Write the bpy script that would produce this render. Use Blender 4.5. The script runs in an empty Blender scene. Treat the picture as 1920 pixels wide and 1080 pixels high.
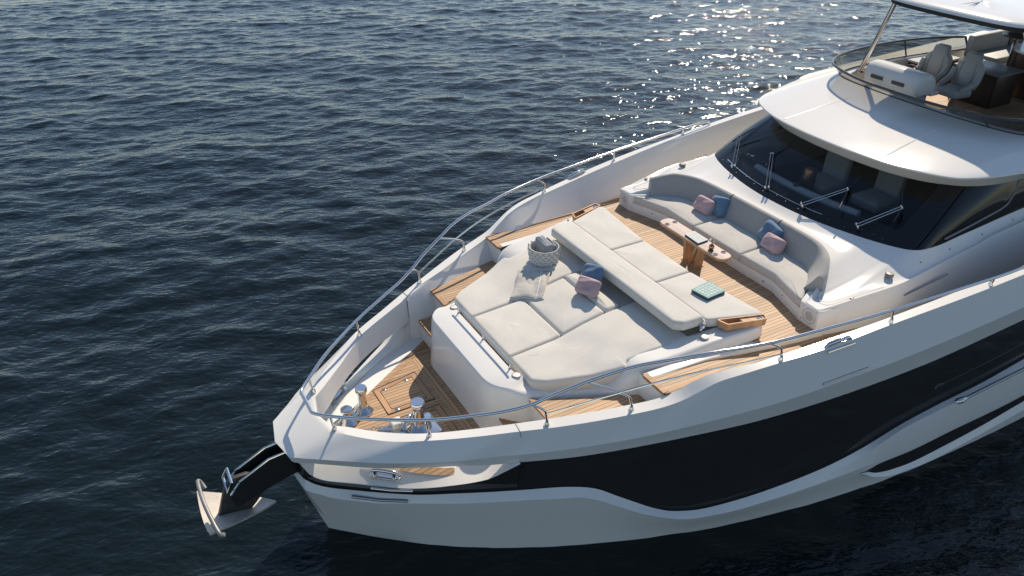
import bpy, bmesh, math, random
import numpy as np
from mathutils import Vector, Matrix
random.seed(7); rng = np.random.default_rng(7)
scene = bpy.context.scene
R = math.radians
# ------------------------------------------------------------------ camera
YAW, PITCH, ROLL = 1.0535145633897034, -0.5528524349509834, 0.005952299569868226
CPOS = Vector((-0.9287, -8.2510, 9.0138))
d = Vector((math.cos(PITCH)*math.cos(YAW), math.cos(PITCH)*math.sin(YAW), math.sin(PITCH)))
r0 = Vector((math.sin(YAW), -math.cos(YAW), 0)); u0 = r0.cross(d)
r1 = r0*math.cos(ROLL)+u0*math.sin(ROLL); u1 = r1.cross(d)
cd = bpy.data.cameras.new('camera'); cam = bpy.data.objects.new('camera', cd); scene.collection.objects.link(cam)
M = Matrix.Identity(4)
for i in range(3):
    M[i][0], M[i][1], M[i][2], M[i][3] = r1[i], u1[i], -d[i], CPOS[i]
cam.matrix_world = M
cd.sensor_fit = 'HORIZONTAL'; cd.sensor_width = 36; cd.lens = 1493*36/1920
cd.clip_start = 0.1; cd.clip_end = 20000
scene.camera = cam
# ------------------------------------------------------------------ world, sun, exposure
SUN_AZ, SUN_EL = R(39), R(43)
w = bpy.data.worlds.new('World'); scene.world = w; w.use_nodes = True
nt = w.node_tree; nt.nodes.clear()
sky = nt.nodes.new('ShaderNodeTexSky'); sky.sky_type = 'NISHITA'; sky.sun_disc = False
sky.sun_elevation = SUN_EL; sky.sun_rotation = math.pi/2-SUN_AZ
sky.air_density = 1.0; sky.dust_density = 0.25; sky.ozone_density = 1.0
bg = nt.nodes.new('ShaderNodeBackground'); bg.inputs[1].default_value = 0.115
out = nt.nodes.new('ShaderNodeOutputWorld')
nt.links.new(sky.outputs[0], bg.inputs[0]); nt.links.new(bg.outputs[0], out.inputs[0])
sl = bpy.data.lights.new('sun', 'SUN'); sl.energy = 4.1; sl.angle = R(0.53); sl.color = (1.0, 0.88, 0.715)
sun = bpy.data.objects.new('sun', sl); scene.collection.objects.link(sun)
sdir = Vector((math.cos(SUN_AZ)*math.cos(SUN_EL), math.sin(SUN_AZ)*math.cos(SUN_EL), math.sin(SUN_EL)))
sun.rotation_euler = sdir.to_track_quat('Z', 'Y').to_euler()
sun.location = (20, 20, 30)
scene.view_settings.view_transform = 'Standard'; scene.view_settings.look = 'None'
scene.view_settings.gamma = 1; scene.view_settings.exposure = 0.3
scene.render.engine = 'CYCLES'
scene.cycles.max_bounces = 10; scene.cycles.transparent_max_bounces = 16
scene.cycles.sample_clamp_indirect = 6.0; scene.cycles.sample_clamp_direct = 0
scene.cycles.use_denoising = True

# ------------------------------------------------------------------ materials
def newmat(name):
    m = bpy.data.materials.new(name); m.use_nodes = True
    nt = m.node_tree; nt.nodes.clear()
    o = nt.nodes.new('ShaderNodeOutputMaterial'); b = nt.nodes.new('ShaderNodeBsdfPrincipled')
    nt.links.new(b.outputs[0], o.inputs[0])
    return m, nt, b, o
def N(nt, t, **k):
    n = nt.nodes.new(t)
    for a, v in k.items(): setattr(n, a, v)
    return n
def simple(name, col, rough=.5, metal=0., coat=0., var=0.03, vscale=3., bump=0., bscale=200., spec=.5):
    """principled with slight procedural tint / roughness variation and optional bump"""
    m, nt, b, o = newmat(name)
    tc = N(nt, 'ShaderNodeTexCoord'); no = N(nt, 'ShaderNodeTexNoise'); no.inputs['Scale'].default_value = vscale
    no.inputs['Detail'].default_value = 5
    nt.links.new(tc.outputs['Object'], no.inputs['Vector'])
    mx = N(nt, 'ShaderNodeMix', data_type='RGBA')
    mx.inputs[6].default_value = (*[max(0, c*(1-var)) for c in col], 1); mx.inputs[7].default_value = (*[min(1, c*(1+var)) for c in col], 1)
    nt.links.new(no.outputs['Fac'], mx.inputs[0]); nt.links.new(mx.outputs[2], b.inputs['Base Color'])
    mr = N(nt, 'ShaderNodeMapRange'); mr.inputs[3].default_value = rough*.8; mr.inputs[4].default_value = min(1, rough*1.25)
    nt.links.new(no.outputs['Fac'], mr.inputs[0]); nt.links.new(mr.outputs[0], b.inputs['Roughness'])
    b.inputs['Metallic'].default_value = metal; b.inputs['Specular IOR Level'].default_value = spec
    b.inputs['Coat Weight'].default_value = coat; b.inputs['Coat Roughness'].default_value = .05
    if bump:
        n2 = N(nt, 'ShaderNodeTexNoise'); n2.inputs['Scale'].default_value = bscale; n2.inputs['Detail'].default_value = 3
        nt.links.new(tc.outputs['Object'], n2.inputs['Vector'])
        bp = N(nt, 'ShaderNodeBump'); bp.inputs['Strength'].default_value = bump; bp.inputs['Distance'].default_value = .01
        nt.links.new(n2.outputs['Fac'], bp.inputs['Height']); nt.links.new(bp.outputs[0], b.inputs['Normal'])
    return m
def fabric(name, col, weave=420., wr=.35, rough=.9):
    m, nt, b, o = newmat(name)
    tc = N(nt, 'ShaderNodeTexCoord')
    n1 = N(nt, 'ShaderNodeTexNoise'); n1.inputs['Scale'].default_value = 2.2; n1.inputs['Detail'].default_value = 4
    n2 = N(nt, 'ShaderNodeTexNoise'); n2.inputs['Scale'].default_value = weave; n2.inputs['Detail'].default_value = 2
    n3 = N(nt, 'ShaderNodeTexNoise'); n3.inputs['Scale'].default_value = 5.; n3.inputs['Detail'].default_value = 3; n3.inputs['Distortion'].default_value = .6
    for n in (n1, n2, n3): nt.links.new(tc.outputs['Object'], n.inputs['Vector'])
    ad = N(nt, 'ShaderNodeMath', operation='ADD'); nt.links.new(n1.outputs['Fac'], ad.inputs[0]); nt.links.new(n2.outputs['Fac'], ad.inputs[1])
    mr = N(nt, 'ShaderNodeMapRange'); mr.inputs[1].default_value = .6; mr.inputs[2].default_value = 1.4
    nt.links.new(ad.outputs[0], mr.inputs[0])
    mx = N(nt, 'ShaderNodeMix', data_type='RGBA')
    mx.inputs[6].default_value = (*[c*.9 for c in col], 1); mx.inputs[7].default_value = (*[c*1.08 for c in col], 1)
    nt.links.new(mr.outputs[0], mx.inputs[0]); nt.links.new(mx.outputs[2], b.inputs['Base Color'])
    b.inputs['Roughness'].default_value = rough; b.inputs['Sheen Weight'].default_value = .25
    b.inputs['Specular IOR Level'].default_value = .2
    bp = N(nt, 'ShaderNodeBump'); bp.inputs['Strength'].default_value = .25; bp.inputs['Distance'].default_value = .004
    nt.links.new(n2.outputs['Fac'], bp.inputs['Height'])
    b2 = N(nt, 'ShaderNodeBump'); b2.inputs['Strength'].default_value = wr; b2.inputs['Distance'].default_value = .03
    nt.links.new(n3.outputs['Fac'], b2.inputs['Height']); nt.links.new(bp.outputs[0], b2.inputs['Normal'])
    nt.links.new(b2.outputs[0], b.inputs['Normal'])
    return m
def teak(name, axis='X', width=.062, caulk=True, col=(.41, .255, .135)):
    """planks running along axis with dark caulk lines, random plank tint and grain"""
    m, nt, b, o = newmat(name)
    tc = N(nt, 'ShaderNodeTexCoord'); sp = N(nt, 'ShaderNodeSeparateXYZ'); nt.links.new(tc.outputs['Object'], sp.inputs[0])
    across = sp.outputs['Y' if axis == 'X' else 'X']
    dv = N(nt, 'ShaderNodeMath', operation='DIVIDE'); dv.inputs[1].default_value = width; nt.links.new(across, dv.inputs[0])
    fl = N(nt, 'ShaderNodeMath', operation='FLOOR'); nt.links.new(dv.outputs[0], fl.inputs[0])
    fr = N(nt, 'ShaderNodeMath', operation='FRACT'); nt.links.new(dv.outputs[0], fr.inputs[0])
    wn = N(nt, 'ShaderNodeTexWhiteNoise', noise_dimensions='1D'); nt.links.new(fl.outputs[0], wn.inputs['W'])
    mp = N(nt, 'ShaderNodeMapping'); mp.inputs['Scale'].default_value = (3, 60, 60) if axis == 'X' else (60, 3, 60)
    nt.links.new(tc.outputs['Object'], mp.inputs[0])
    gr = N(nt, 'ShaderNodeTexNoise'); gr.inputs['Scale'].default_value = 1.; gr.inputs['Detail'].default_value = 6
    nt.links.new(mp.outputs[0], gr.inputs['Vector'])
    ws = N(nt, 'ShaderNodeTexNoise'); ws.inputs['Scale'].default_value = 1.6; ws.inputs['Detail'].default_value = 5
    nt.links.new(tc.outputs['Object'], ws.inputs['Vector'])
    a1 = N(nt, 'ShaderNodeMath', operation='MULTIPLY_ADD'); a1.inputs[1].default_value = .55
    nt.links.new(wn.outputs['Value'], a1.inputs[0]); nt.links.new(gr.outputs['Fac'], a1.inputs[2])
    a2 = N(nt, 'ShaderNodeMath', operation='MULTIPLY_ADD'); a2.inputs[1].default_value = .5
    nt.links.new(ws.outputs['Fac'], a2.inputs[0]); nt.links.new(a1.outputs[0], a2.inputs[2])
    mr = N(nt, 'ShaderNodeMapRange'); mr.inputs[1].default_value = .45; mr.inputs[2].default_value = 1.35; nt.links.new(a2.outputs[0], mr.inputs[0])
    mx = N(nt, 'ShaderNodeMix', data_type='RGBA')
    mx.inputs[6].default_value = (*[c*.66 for c in col], 1); mx.inputs[7].default_value = (*[c*1.26 for c in col], 1)
    nt.links.new(mr.outputs[0], mx.inputs[0])
    last = mx.outputs[2]
    if caulk:
        cm = N(nt, 'ShaderNodeMath', operation='LESS_THAN'); cm.inputs[1].default_value = .13; nt.links.new(fr.outputs[0], cm.inputs[0])
        m2 = N(nt, 'ShaderNodeMix', data_type='RGBA'); m2.inputs[7].default_value = (.045, .032, .024, 1)
        nt.links.new(cm.outputs[0], m2.inputs[0]); nt.links.new(last, m2.inputs[6]); last = m2.outputs[2]
    nt.links.new(last, b.inputs['Base Color']); b.inputs['Roughness'].default_value = .6
    bp = N(nt, 'ShaderNodeBump'); bp.inputs['Strength'].default_value = .2; bp.inputs['Distance'].default_value = .003
    nt.links.new(gr.outputs['Fac'], bp.inputs['Height']); nt.links.new(bp.outputs[0], b.inputs['Normal'])
    return m
def glass(name, tint, gloss=.04, rough=.02):
    m, nt, b, o = newmat(name); nt.nodes.remove(b)
    t = N(nt, 'ShaderNodeBsdfTransparent'); t.inputs[0].default_value = (*tint, 1)
    g = N(nt, 'ShaderNodeBsdfGlossy'); g.inputs['Roughness'].default_value = rough
    lw = N(nt, 'ShaderNodeLayerWeight'); pw = N(nt, 'ShaderNodeMath', operation='POWER'); pw.inputs[1].default_value = 5
    f = N(nt, 'ShaderNodeMath', operation='MULTIPLY_ADD'); f.inputs[1].default_value = .95; f.inputs[2].default_value = gloss
    nt.links.new(lw.outputs['Facing'], pw.inputs[0]); nt.links.new(pw.outputs[0], f.inputs[0])
    ms = N(nt, 'ShaderNodeMixShader'); nt.links.new(f.outputs[0], ms.inputs[0])
    nt.links.new(t.outputs[0], ms.inputs[1]); nt.links.new(g.outputs[0], ms.inputs[2]); nt.links.new(ms.outputs[0], o.inputs[0])
    return m
MT = {}
MT['gel'] = simple('white_gelcoat', (.735, .71, .665), .13, var=.012, vscale=.7, spec=.2)
MT['gel2'] = simple('white_nonslip', (.76, .745, .72), .45, var=.03, vscale=4, bump=.15, bscale=300)
MT['hullglass'] = simple('black_hull_glass', (.028, .027, .026), .07, var=.1, spec=.3)
MT['frit'] = simple('black_glass_border', (.010, .010, .010), .1, var=.1, spec=.4)
MT['chrome'] = simple('polished_steel', (.66, .65, .64), .08, metal=1, var=.04, vscale=12)
MT['chrome_d'] = simple('dark_steel_rail', (.36, .36, .36), .2, metal=1, var=.05, vscale=10)
MT['castiron'] = simple('galvanised_steel', (.42, .40, .37), .5, metal=.6, var=.25, vscale=14, bump=.2, bscale=60)
MT['shank'] = simple('dark_forged_steel', (.075, .072, .068), .45, metal=.5, var=.3, vscale=10, bump=.2, bscale=50)
MT['anchorbar'] = simple('grey_bar_steel', (.26, .25, .235), .45, metal=.4, var=.2, vscale=10)
MT['anchorwhite'] = simple('weathered_zinc', (.55, .50, .43), .55, metal=.2, var=.3, vscale=9, bump=.2, bscale=50)
MT['darkrail'] = simple('dark_rail', (.035, .035, .037), .22, var=.1, spec=.6)
MT['black'] = simple('matt_black', (.014, .014, .014), .6, var=.2)
MT['rubber'] = simple('dark_rubber', (.02, .02, .022), .6, var=.2)
MT['grey'] = simple('grey_composite', (.16, .16, .16), .4, var=.08)
MT['pad'] = fabric('light_linen', (.63, .595, .53), wr=.10)
MT['sofa'] = fabric('grey_linen', (.53, .50, .45), wr=.10)
MT['back'] = fabric('shaded_linen', (.33, .32, .305), wr=.15)  # base colour lowered to deepen the shade on the sofa back
MT['pink'] = fabric('dusty_pink_cotton', (.47, .33, .34), wr=.5)
MT['blue'] = fabric('denim_blue_cotton', (.11, .185, .28), wr=.5)
MT['throw'] = fabric('cream_throw_wool', (.52, .48, .42), weave=250, wr=.8)
MT['towel'] = fabric('grey_towel', (.30, .31, .32), weave=300, wr=.6)
MT['leather'] = simple('grey_leather', (.33, .32, .30), .5, var=.06, vscale=6, bump=.1, bscale=150)
MT['teak'] = teak('teak_planks', 'X')
MT['teaky'] = teak('teak_planks_across', 'Y')
MT['teakd'] = teak('teak_margin', 'X', caulk=False, col=(.36, .20, .10))
MT['wood'] = teak('varnished_wood', 'Y', caulk=False, col=(.46, .26, .13))
MT['walnut'] = simple('dark_walnut', (.06, .038, .026), .3, var=.25, vscale=5)
MT['tabletop'] = teak('bleached_oak_top', 'Y', caulk=False, width=.4, col=(.46, .345, .30))
MT['glass'] = glass('tinted_windscreen', (.62, .65, .66))
MT['flyglass'] = glass('smoked_screen', (.42, .41, .39))
MT['speaker'] = simple('speaker_mesh', (.50, .49, .47), .7, var=.05, bump=.6, bscale=420)
MT['mint'] = simple('mint_cover', (.30, .47, .42), .8, var=.03, spec=.1)
MT['paper'] = simple('white_paper', (.62, .63, .60), .85, var=.03, spec=.1)
MT['darkpaper'] = simple('slate_cover', (.06, .07, .08), .5, var=.1)
MT['brass'] = simple('bronze_metal', (.42, .26, .15), .25, metal=1, var=.1)
MT['petal'] = simple('cream_petal', (.70, .63, .50), .7, var=.2, vscale=40)
MT['basket'] = simple('whitewashed_weave', (.62, .60, .57), .75, var=.12, vscale=25, bump=.3, bscale=120)
MT['cavity'] = simple('dark_recess', (.02, .02, .022), .5, var=.1)
MT['dash'] = simple('pale_dash_trim', (.34, .37, .40), .4, var=.05)
MT['beige'] = simple('beige_trim', (.50, .45, .38), .5, var=.05)
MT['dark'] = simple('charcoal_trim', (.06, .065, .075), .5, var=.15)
MT['amber'] = simple('amber_lining', (.10, .06, .03), .3, var=.2)

# ------------------------------------------------------------------ helpers
col = scene.collection
def add(name, verts, faces, mat, parent=None, smooth=True, angle=38, mats=None, midx=None, kind=None):
    me = bpy.data.meshes.new(name)
    me.from_pydata([tuple(float(c) for c in v) for v in verts], [], faces)
    bm = bmesh.new(); bm.from_mesh(me)
    bmesh.ops.remove_doubles(bm, verts=bm.verts, dist=1e-5)
    bmesh.ops.recalc_face_normals(bm, faces=bm.faces)
    bm.to_mesh(me); bm.free()
    for m in (mats or [mat]): me.materials.append(MT[m] if isinstance(m, str) else m)
    if smooth:
        me.shade_smooth(); me.set_sharp_from_angle(angle=R(angle))
    ob = bpy.data.objects.new(name, me); col.objects.link(ob)
    if parent is not None: ob.parent = parent
    return ob
def fin(name, bm, mat, parent=None, smooth=True, angle=38):
    me = bpy.data.meshes.new(name); bmesh.ops.recalc_face_normals(bm, faces=bm.faces); bm.to_mesh(me); bm.free()
    me.materials.append(MT[mat])
    if smooth: me.shade_smooth(); me.set_sharp_from_angle(angle=R(angle))
    ob = bpy.data.objects.new(name, me); col.objects.link(ob)
    if parent is not None: ob.parent = parent
    return ob
def thing(name, label, cat, loc=(0, 0, 0), rz=0, group=None):
    o = bpy.data.objects.new(name, None); col.objects.link(o); o.location = loc; o.rotation_euler = (0, 0, rz)
    o.empty_display_size = .1
    o['label'] = label; o['category'] = cat
    if group: o['group'] = group
    return o
def tag(o, label, cat, group=None):
    o['label'] = label; o['category'] = cat
    if group: o['group'] = group
    return o
class MB:
    def __init__(s): s.v = []; s.f = []
    def put(s, v, f):
        b = len(s.v); s.v += [tuple(map(float, p)) for p in v]; s.f += [tuple(i+b for i in q) for q in f]; return s
    def loft(s, rows, closed=False, cap0=False, cap1=False):
        n = len(rows[0]); v = [p for r_ in rows for p in r_]; f = []
        for i in range(len(rows)-1):
            for j in range(n if closed else n-1):
                k = (j+1) % n; f.append((i*n+j, i*n+k, (i+1)*n+k, (i+1)*n+j))
        if cap0: f.append(tuple(range(n)))
        if cap1: f.append(tuple((len(rows)-1)*n+i for i in range(n)))
        return s.put(v, f)
    def tube(s, path, r_, n=10, closed=False, cap=True):
        P = [Vector(p) for p in path]; rows = []; m = len(P)
        rr = r_ if hasattr(r_, '__len__') else [r_]*m
        prev = None
        for i in range(m):
            a = P[(i-1) % m] if (closed or i > 0) else P[i]; b = P[(i+1) % m] if (closed or i < m-1) else P[i]
            t = (b-a).normalized()
            if prev is None:
                up = Vector((0, 0, 1)) if abs(t.z) < .9 else Vector((1, 0, 0)); x = t.cross(up).normalized()
            else:
                x = (prev - t*prev.dot(t)).normalized()
            prev = x; y = t.cross(x)
            rows.append([P[i]+(x*math.cos(q)+y*math.sin(q))*rr[i] for q in np.linspace(0, 2*math.pi, n, endpoint=False)])
        if closed: rows.append(rows[0])
        return s.loft(rows, closed=True, cap0=cap and not closed, cap1=cap and not closed)
    def lathe(s, prof, c=(0, 0, 0), n=24):
        rows = [[(c[0]+q*math.cos(a), c[1]+q*math.sin(a), c[2]+z) for a in np.linspace(0, 2*math.pi, n, endpoint=False)] for q, z in prof]
        return s.loft(rows, closed=True, cap0=prof[0][0] > 1e-4, cap1=prof[-1][0] > 1e-4)
    def prism(s, poly, z0, z1):
        n = len(poly); zz0 = z0 if hasattr(z0, '__len__') else [z0]*n; zz1 = z1 if hasattr(z1, '__len__') else [z1]*n
        v = [(p[0], p[1], zz0[i]) for i, p in enumerate(poly)]+[(p[0], p[1], zz1[i]) for i, p in enumerate(poly)]
        f = [tuple(range(n)), tuple(range(n, 2*n))]+[(i, (i+1) % n, n+(i+1) % n, n+i) for i in range(n)]
        return s.put(v, f)
    def box(s, lo, hi, rot=None, c=None):
        x0, y0, z0 = lo; x1, y1, z1 = hi
        v = [(x0, y0, z0), (x1, y0, z0), (x1, y1, z0), (x0, y1, z0), (x0, y0, z1), (x1, y0, z1), (x1, y1, z1), (x0, y1, z1)]
        if rot is not None: v = [Vector(c)+rot @ (Vector(p)-Vector(c)) for p in v]
        return s.put(v, [(0, 1, 2, 3), (4, 5, 6, 7), (0, 1, 5, 4), (1, 2, 6, 5), (2, 3, 7, 6), (3, 0, 4, 7)])
    def mirror(s):
        """append the y-mirrored copy"""
        n = len(s.v); s.v += [(x, -y, z) for x, y, z in s.v]; s.f += [tuple(i+n for i in reversed(q)) for q in s.f]; return s
    def build(s, name, mat, parent=None, smooth=True, angle=38):
        return add(name, s.v, s.f, mat, parent, smooth, angle)
def bevel(ob, w, seg=2, ang=30):
    bm = bmesh.new(); bm.from_mesh(ob.data)
    es = [e for e in bm.edges if len(e.link_faces) == 2 and e.calc_face_angle(0) > R(ang)]
    bmesh.ops.bevel(bm, geom=es, offset=w, segments=seg, affect='EDGES', profile=.5, clamp_overlap=True)
    bm.to_mesh(ob.data); bm.free(); ob.data.shade_smooth(); ob.data.set_sharp_from_angle(angle=R(45)); return ob
def pchip(x, y, xi):
    x = np.asarray(x, float); y = np.asarray(y, float); xi = np.clip(np.asarray(xi, float), x[0], x[-1])
    h = np.diff(x); dl = np.diff(y)/h; m = np.zeros_like(y); m[0] = dl[0]; m[-1] = dl[-1]
    for i in range(1, len(x)-1):
        if dl[i-1]*dl[i] > 0:
            w1 = 2*h[i]+h[i-1]; w2 = h[i]+2*h[i-1]; m[i] = (w1+w2)/(w1/dl[i-1]+w2/dl[i])
    k = np.clip(np.searchsorted(x, xi)-1, 0, len(h)-1); t = (xi-x[k])/h[k]
    return ((2*t**3-3*t**2+1)*y[k]+(t**3-2*t**2+t)*h[k]*m[k]+(-2*t**3+3*t**2)*y[k+1]+(t**3-t**2)*h[k]*m[k+1])
def smooth(pts, n=8, closed=False):
    """Catmull-Rom through the points"""
    P = [np.array(p, float) for p in pts]; m = len(P); o = []
    for i in range(m if closed else m-1):
        if closed: a, b, c, e = P[(i-1) % m], P[i], P[(i+1) % m], P[(i+2) % m]
        else: a, b, c, e = P[max(i-1, 0)], P[i], P[i+1], P[min(i+2, m-1)]
        for t in np.linspace(0, 1, n, endpoint=False):
            o.append(.5*((2*b)+(-a+c)*t+(2*a-5*b+4*c-e)*t*t+(-a+3*b-3*c+e)*t**3))
    if not closed: o.append(P[-1])
    return o
def mir(pts): return [(p[0], -p[1])+tuple(p[2:]) for p in pts]
def both(half):
    """full curve from a starboard half curve that starts on the centreline"""
    h = [tuple(p) for p in half]; return mir(h[::-1])+h[1:]
def roundpoly(poly, rad, seg=5):
    out = []; n = len(poly); rads = rad if hasattr(rad, '__len__') else [rad]*n
    for i in range(n):
        p0, p, p1 = (np.array(poly[k % n][:2], float) for k in (i-1, i, i+1))
        a = p0-p; b = p1-p; la, lb = np.linalg.norm(a), np.linalg.norm(b); a /= la; b /= lb
        ang = math.acos(max(-1, min(1, a @ b))); q = min(rads[i]/max(math.tan(ang/2), 1e-3), .48*la, .48*lb)
        if rads[i] < 1e-4 or ang > 3.0: out.append(p); continue
        s, e = p+a*q, p+b*q
        for t in np.linspace(0, 1, seg+1): out.append((1-t)**2*s+2*t*(1-t)*p+t*t*e)
    return out
def resample(poly, step):
    o = []; n = len(poly)
    for i in range(n):
        a, b = np.array(poly[i]), np.array(poly[(i+1) % n]); k = max(1, int(np.linalg.norm(b-a)/step))
        for t in range(k): o.append(a+(b-a)*t/k)
    return o
def area2(p): return sum(p[i][0]*p[(i+1) % len(p)][1]-p[(i+1) % len(p)][0]*p[i][1] for i in range(len(p)))
def inset(P, dd):
    n = len(P); o = []
    for i in range(n):
        a, p, b = P[i-1], P[i], P[(i+1) % n]
        e1 = p-a; e2 = b-p; e1 = e1/max(np.linalg.norm(e1), 1e-9); e2 = e2/max(np.linalg.norm(e2), 1e-9)
        nn = np.array([-(e1[1]+e2[1]), e1[0]+e2[0]]); l = np.linalg.norm(nn); nn = nn/max(l, 1e-6)
        o.append(p+nn*dd)
    return o
def cushion_mesh(poly, ztop, th, rad=.07, er=.05, crown=.02, step=.07, wob=.004):
    """soft slab on an outline: rounded upright edge, slightly crowned top; ztop is a function of x, y"""
    P = roundpoly(poly, rad, 6)
    if area2(P) < 0: P = P[::-1]
    P = resample([np.array(p) for p in P], step)
    rows = []
    ctr = sum(P)/len(P)
    ins = inset(P, .015)
    rows.append([(p[0], p[1], ztop(*p)-th) for p in ins])
    rows.append([(p[0], p[1], ztop(*p)-th+.02) for p in P])
    rows.append([(p[0], p[1], ztop(*p)-er) for p in P])
    for a in np.linspace(0, 90, 6)[1:]:
        q = inset(P, er*(1-math.cos(R(a))))
        rows.append([(p[0], p[1], ztop(*p)-er+er*math.sin(R(a))) for p in q])
    Q = inset(P, er)
    for s in (.86, .7, .5, .3, .12):
        row = []
        for p in Q:
            c = ctr+(p-ctr)*s
            wz = wob*(math.sin(c[0]*9.3+c[1]*5.1)+math.sin(c[1]*11.7-c[0]*4.2+1))
            row.append((c[0], c[1], ztop(*c)+crown*(1-s**3)+wz))
        rows.append(row)
    mb = MB(); mb.loft(rows, closed=True, cap0=True)
    n = len(P); base = (len(rows)-1)*n
    mb.v.append((ctr[0], ctr[1], ztop(*ctr)+crown)); k = len(mb.v)-1
    mb.f += [(base+i, base+(i+1) % n, k) for i in range(n)]
    return mb
def pillow_mesh(w, h, t, seed, n=20):
    g = np.random.default_rng(seed); ph = g.uniform(0, 6.28, 8)
    mb = MB()
    for sgn in (1, -1):
        rows = []
        for i in range(n+1):
            u = -1+2*i/n; row = []
            for j in range(n+1):
                v = -1+2*j/n
                pin = 1-.10*(1-abs(u)**2)*abs(v)**3; pin2 = 1-.10*(1-abs(v)**2)*abs(u)**3
                uu = math.copysign(abs(u)**.85, u); vv = math.copysign(abs(v)**.85, v)
                rc = 1-.17*(u*v)**2
                z = t*((1-u**4)*(1-v**4))**.55
                z += .012*math.sin(5*u+ph[0]+3*v)*(1-u*u)*(1-v*v)*1.2+.010*math.sin(7*v+ph[1]-4*u)*(1-u*u)*(1-v*v)
                z -= .02*math.exp(-((u-.15)**2*9+(v+.5)**2*5))*sgn
                row.append((uu*w*pin2*rc, vv*h*pin*rc, sgn*z))
            rows.append(row)
        mb.loft(rows)
    return mb
def place(ob, loc, rot):
    ob.location = loc; ob.rotation_euler = rot; return ob

# ------------------------------------------------------------------ sea
def sea():
    def axis(lo, hi, step, far):
        c = list(np.arange(lo, hi+step/2, step)); s = step; a = [hi]; 
        while a[-1] < far: s *= 1.09; a.append(a[-1]+s)
        s = step; b = [lo]
        while b[-1] > -far: s *= 1.09; b.append(b[-1]-s)
        return np.array(b[:0:-1]+c+a[1:])
    xs = axis(-9, 44, .085, 3000); ys = axis(-8, 40, .085, 3000)
    X, Y = np.meshgrid(xs, ys, indexing='ij')
    g = np.random.default_rng(11); Zz = np.zeros_like(X); DX = np.zeros_like(X); DY = np.zeros_like(X)
    fx = np.maximum(0, np.maximum(-9-X, X-44)); fy = np.maximum(0, np.maximum(-8-Y, Y-40)); dist = np.hypot(fx, fy)
    nw = 190; lam = np.exp(g.uniform(math.log(.36), math.log(7.0), nw)); lam.sort()
    for L in lam:
        th = R(68)+g.normal(0, R(32)); k = 2*math.pi/L
        slope = .0128*(1 if L < 1.8 else .42)
        A = slope/k*math.exp(g.normal(0, .35)); ph = k*(X*math.cos(th)+Y*math.sin(th))+g.uniform(0, 6.283)
        fade = np.exp(-dist/(L*14))
        Zz += A*np.cos(ph)*fade; q = .95
        DX -= q*A*math.cos(th)*np.sin(ph)*fade; DY -= q*A*math.sin(th)*np.sin(ph)*fade
    V = np.stack([X+DX, Y+DY, Zz], -1).reshape(-1, 3)
    nx, ny = X.shape; idx = np.arange(nx*ny).reshape(nx, ny)
    F = np.stack([idx[:-1, :-1], idx[1:, :-1], idx[1:, 1:], idx[:-1, 1:]], -1).reshape(-1, 4)
    me = bpy.data.meshes.new('sea'); me.vertices.add(len(V)); me.vertices.foreach_set('co', V.ravel())
    me.loops.add(F.size); me.loops.foreach_set('vertex_index', F.ravel().astype(np.int32))
    me.polygons.add(len(F)); me.polygons.foreach_set('loop_start', np.arange(0, F.size, 4, dtype=np.int32))
    me.update(calc_edges=True); me.shade_smooth()
    m, nt, b, o = newmat('sea_water')
    b.inputs['Base Color'].default_value = (.0035, .0085, .014, 1); b.inputs['Roughness'].default_value = .05; b.inputs['IOR'].default_value = 1.333
    tc = N(nt, 'ShaderNodeTexCoord')
    b.inputs['Base Color'].default_value = (.004, .0085, .009, 1); b.inputs['Roughness'].default_value = .06
    def noise(scale, stretch, rot, det, kind='FBM'):
        m0 = N(nt, 'ShaderNodeMapping'); m0.inputs['Rotation'].default_value = (0, 0, rot)
        mp = N(nt, 'ShaderNodeMapping'); mp.inputs['Scale'].default_value = (scale, scale*stretch, scale)
        nt.links.new(tc.outputs['Object'], m0.inputs[0]); nt.links.new(m0.outputs[0], mp.inputs[0])
        n = N(nt, 'ShaderNodeTexNoise'); n.noise_type = kind; n.inputs['Scale'].default_value = 1; n.inputs['Detail'].default_value = det; n.inputs['Roughness'].default_value = .5
        n.inputs['Distortion'].default_value = .4
        nt.links.new(mp.outputs[0], n.inputs['Vector']); return n.outputs['Fac']
    last = None
    for sc, st, ro, st_, ds in ((2.3, .42, R(-66), 1., .038), (5.2, .45, R(-78), 1., .028), (11., .5, R(-58), 1., .015)):
        bp = N(nt, 'ShaderNodeBump'); bp.inputs['Strength'].default_value = st_; bp.inputs['Distance'].default_value = ds
        nt.links.new(noise(sc, st, ro, 2), bp.inputs['Height'])
        if last: nt.links.new(last, bp.inputs['Normal'])
        last = bp.outputs[0]
    nt.links.new(last, b.inputs['Normal'])
    me.materials.append(m)
    ob = bpy.data.objects.new('sea', me); col.objects.link(ob); ob['kind'] = 'structure'
    return ob
sea()

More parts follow.
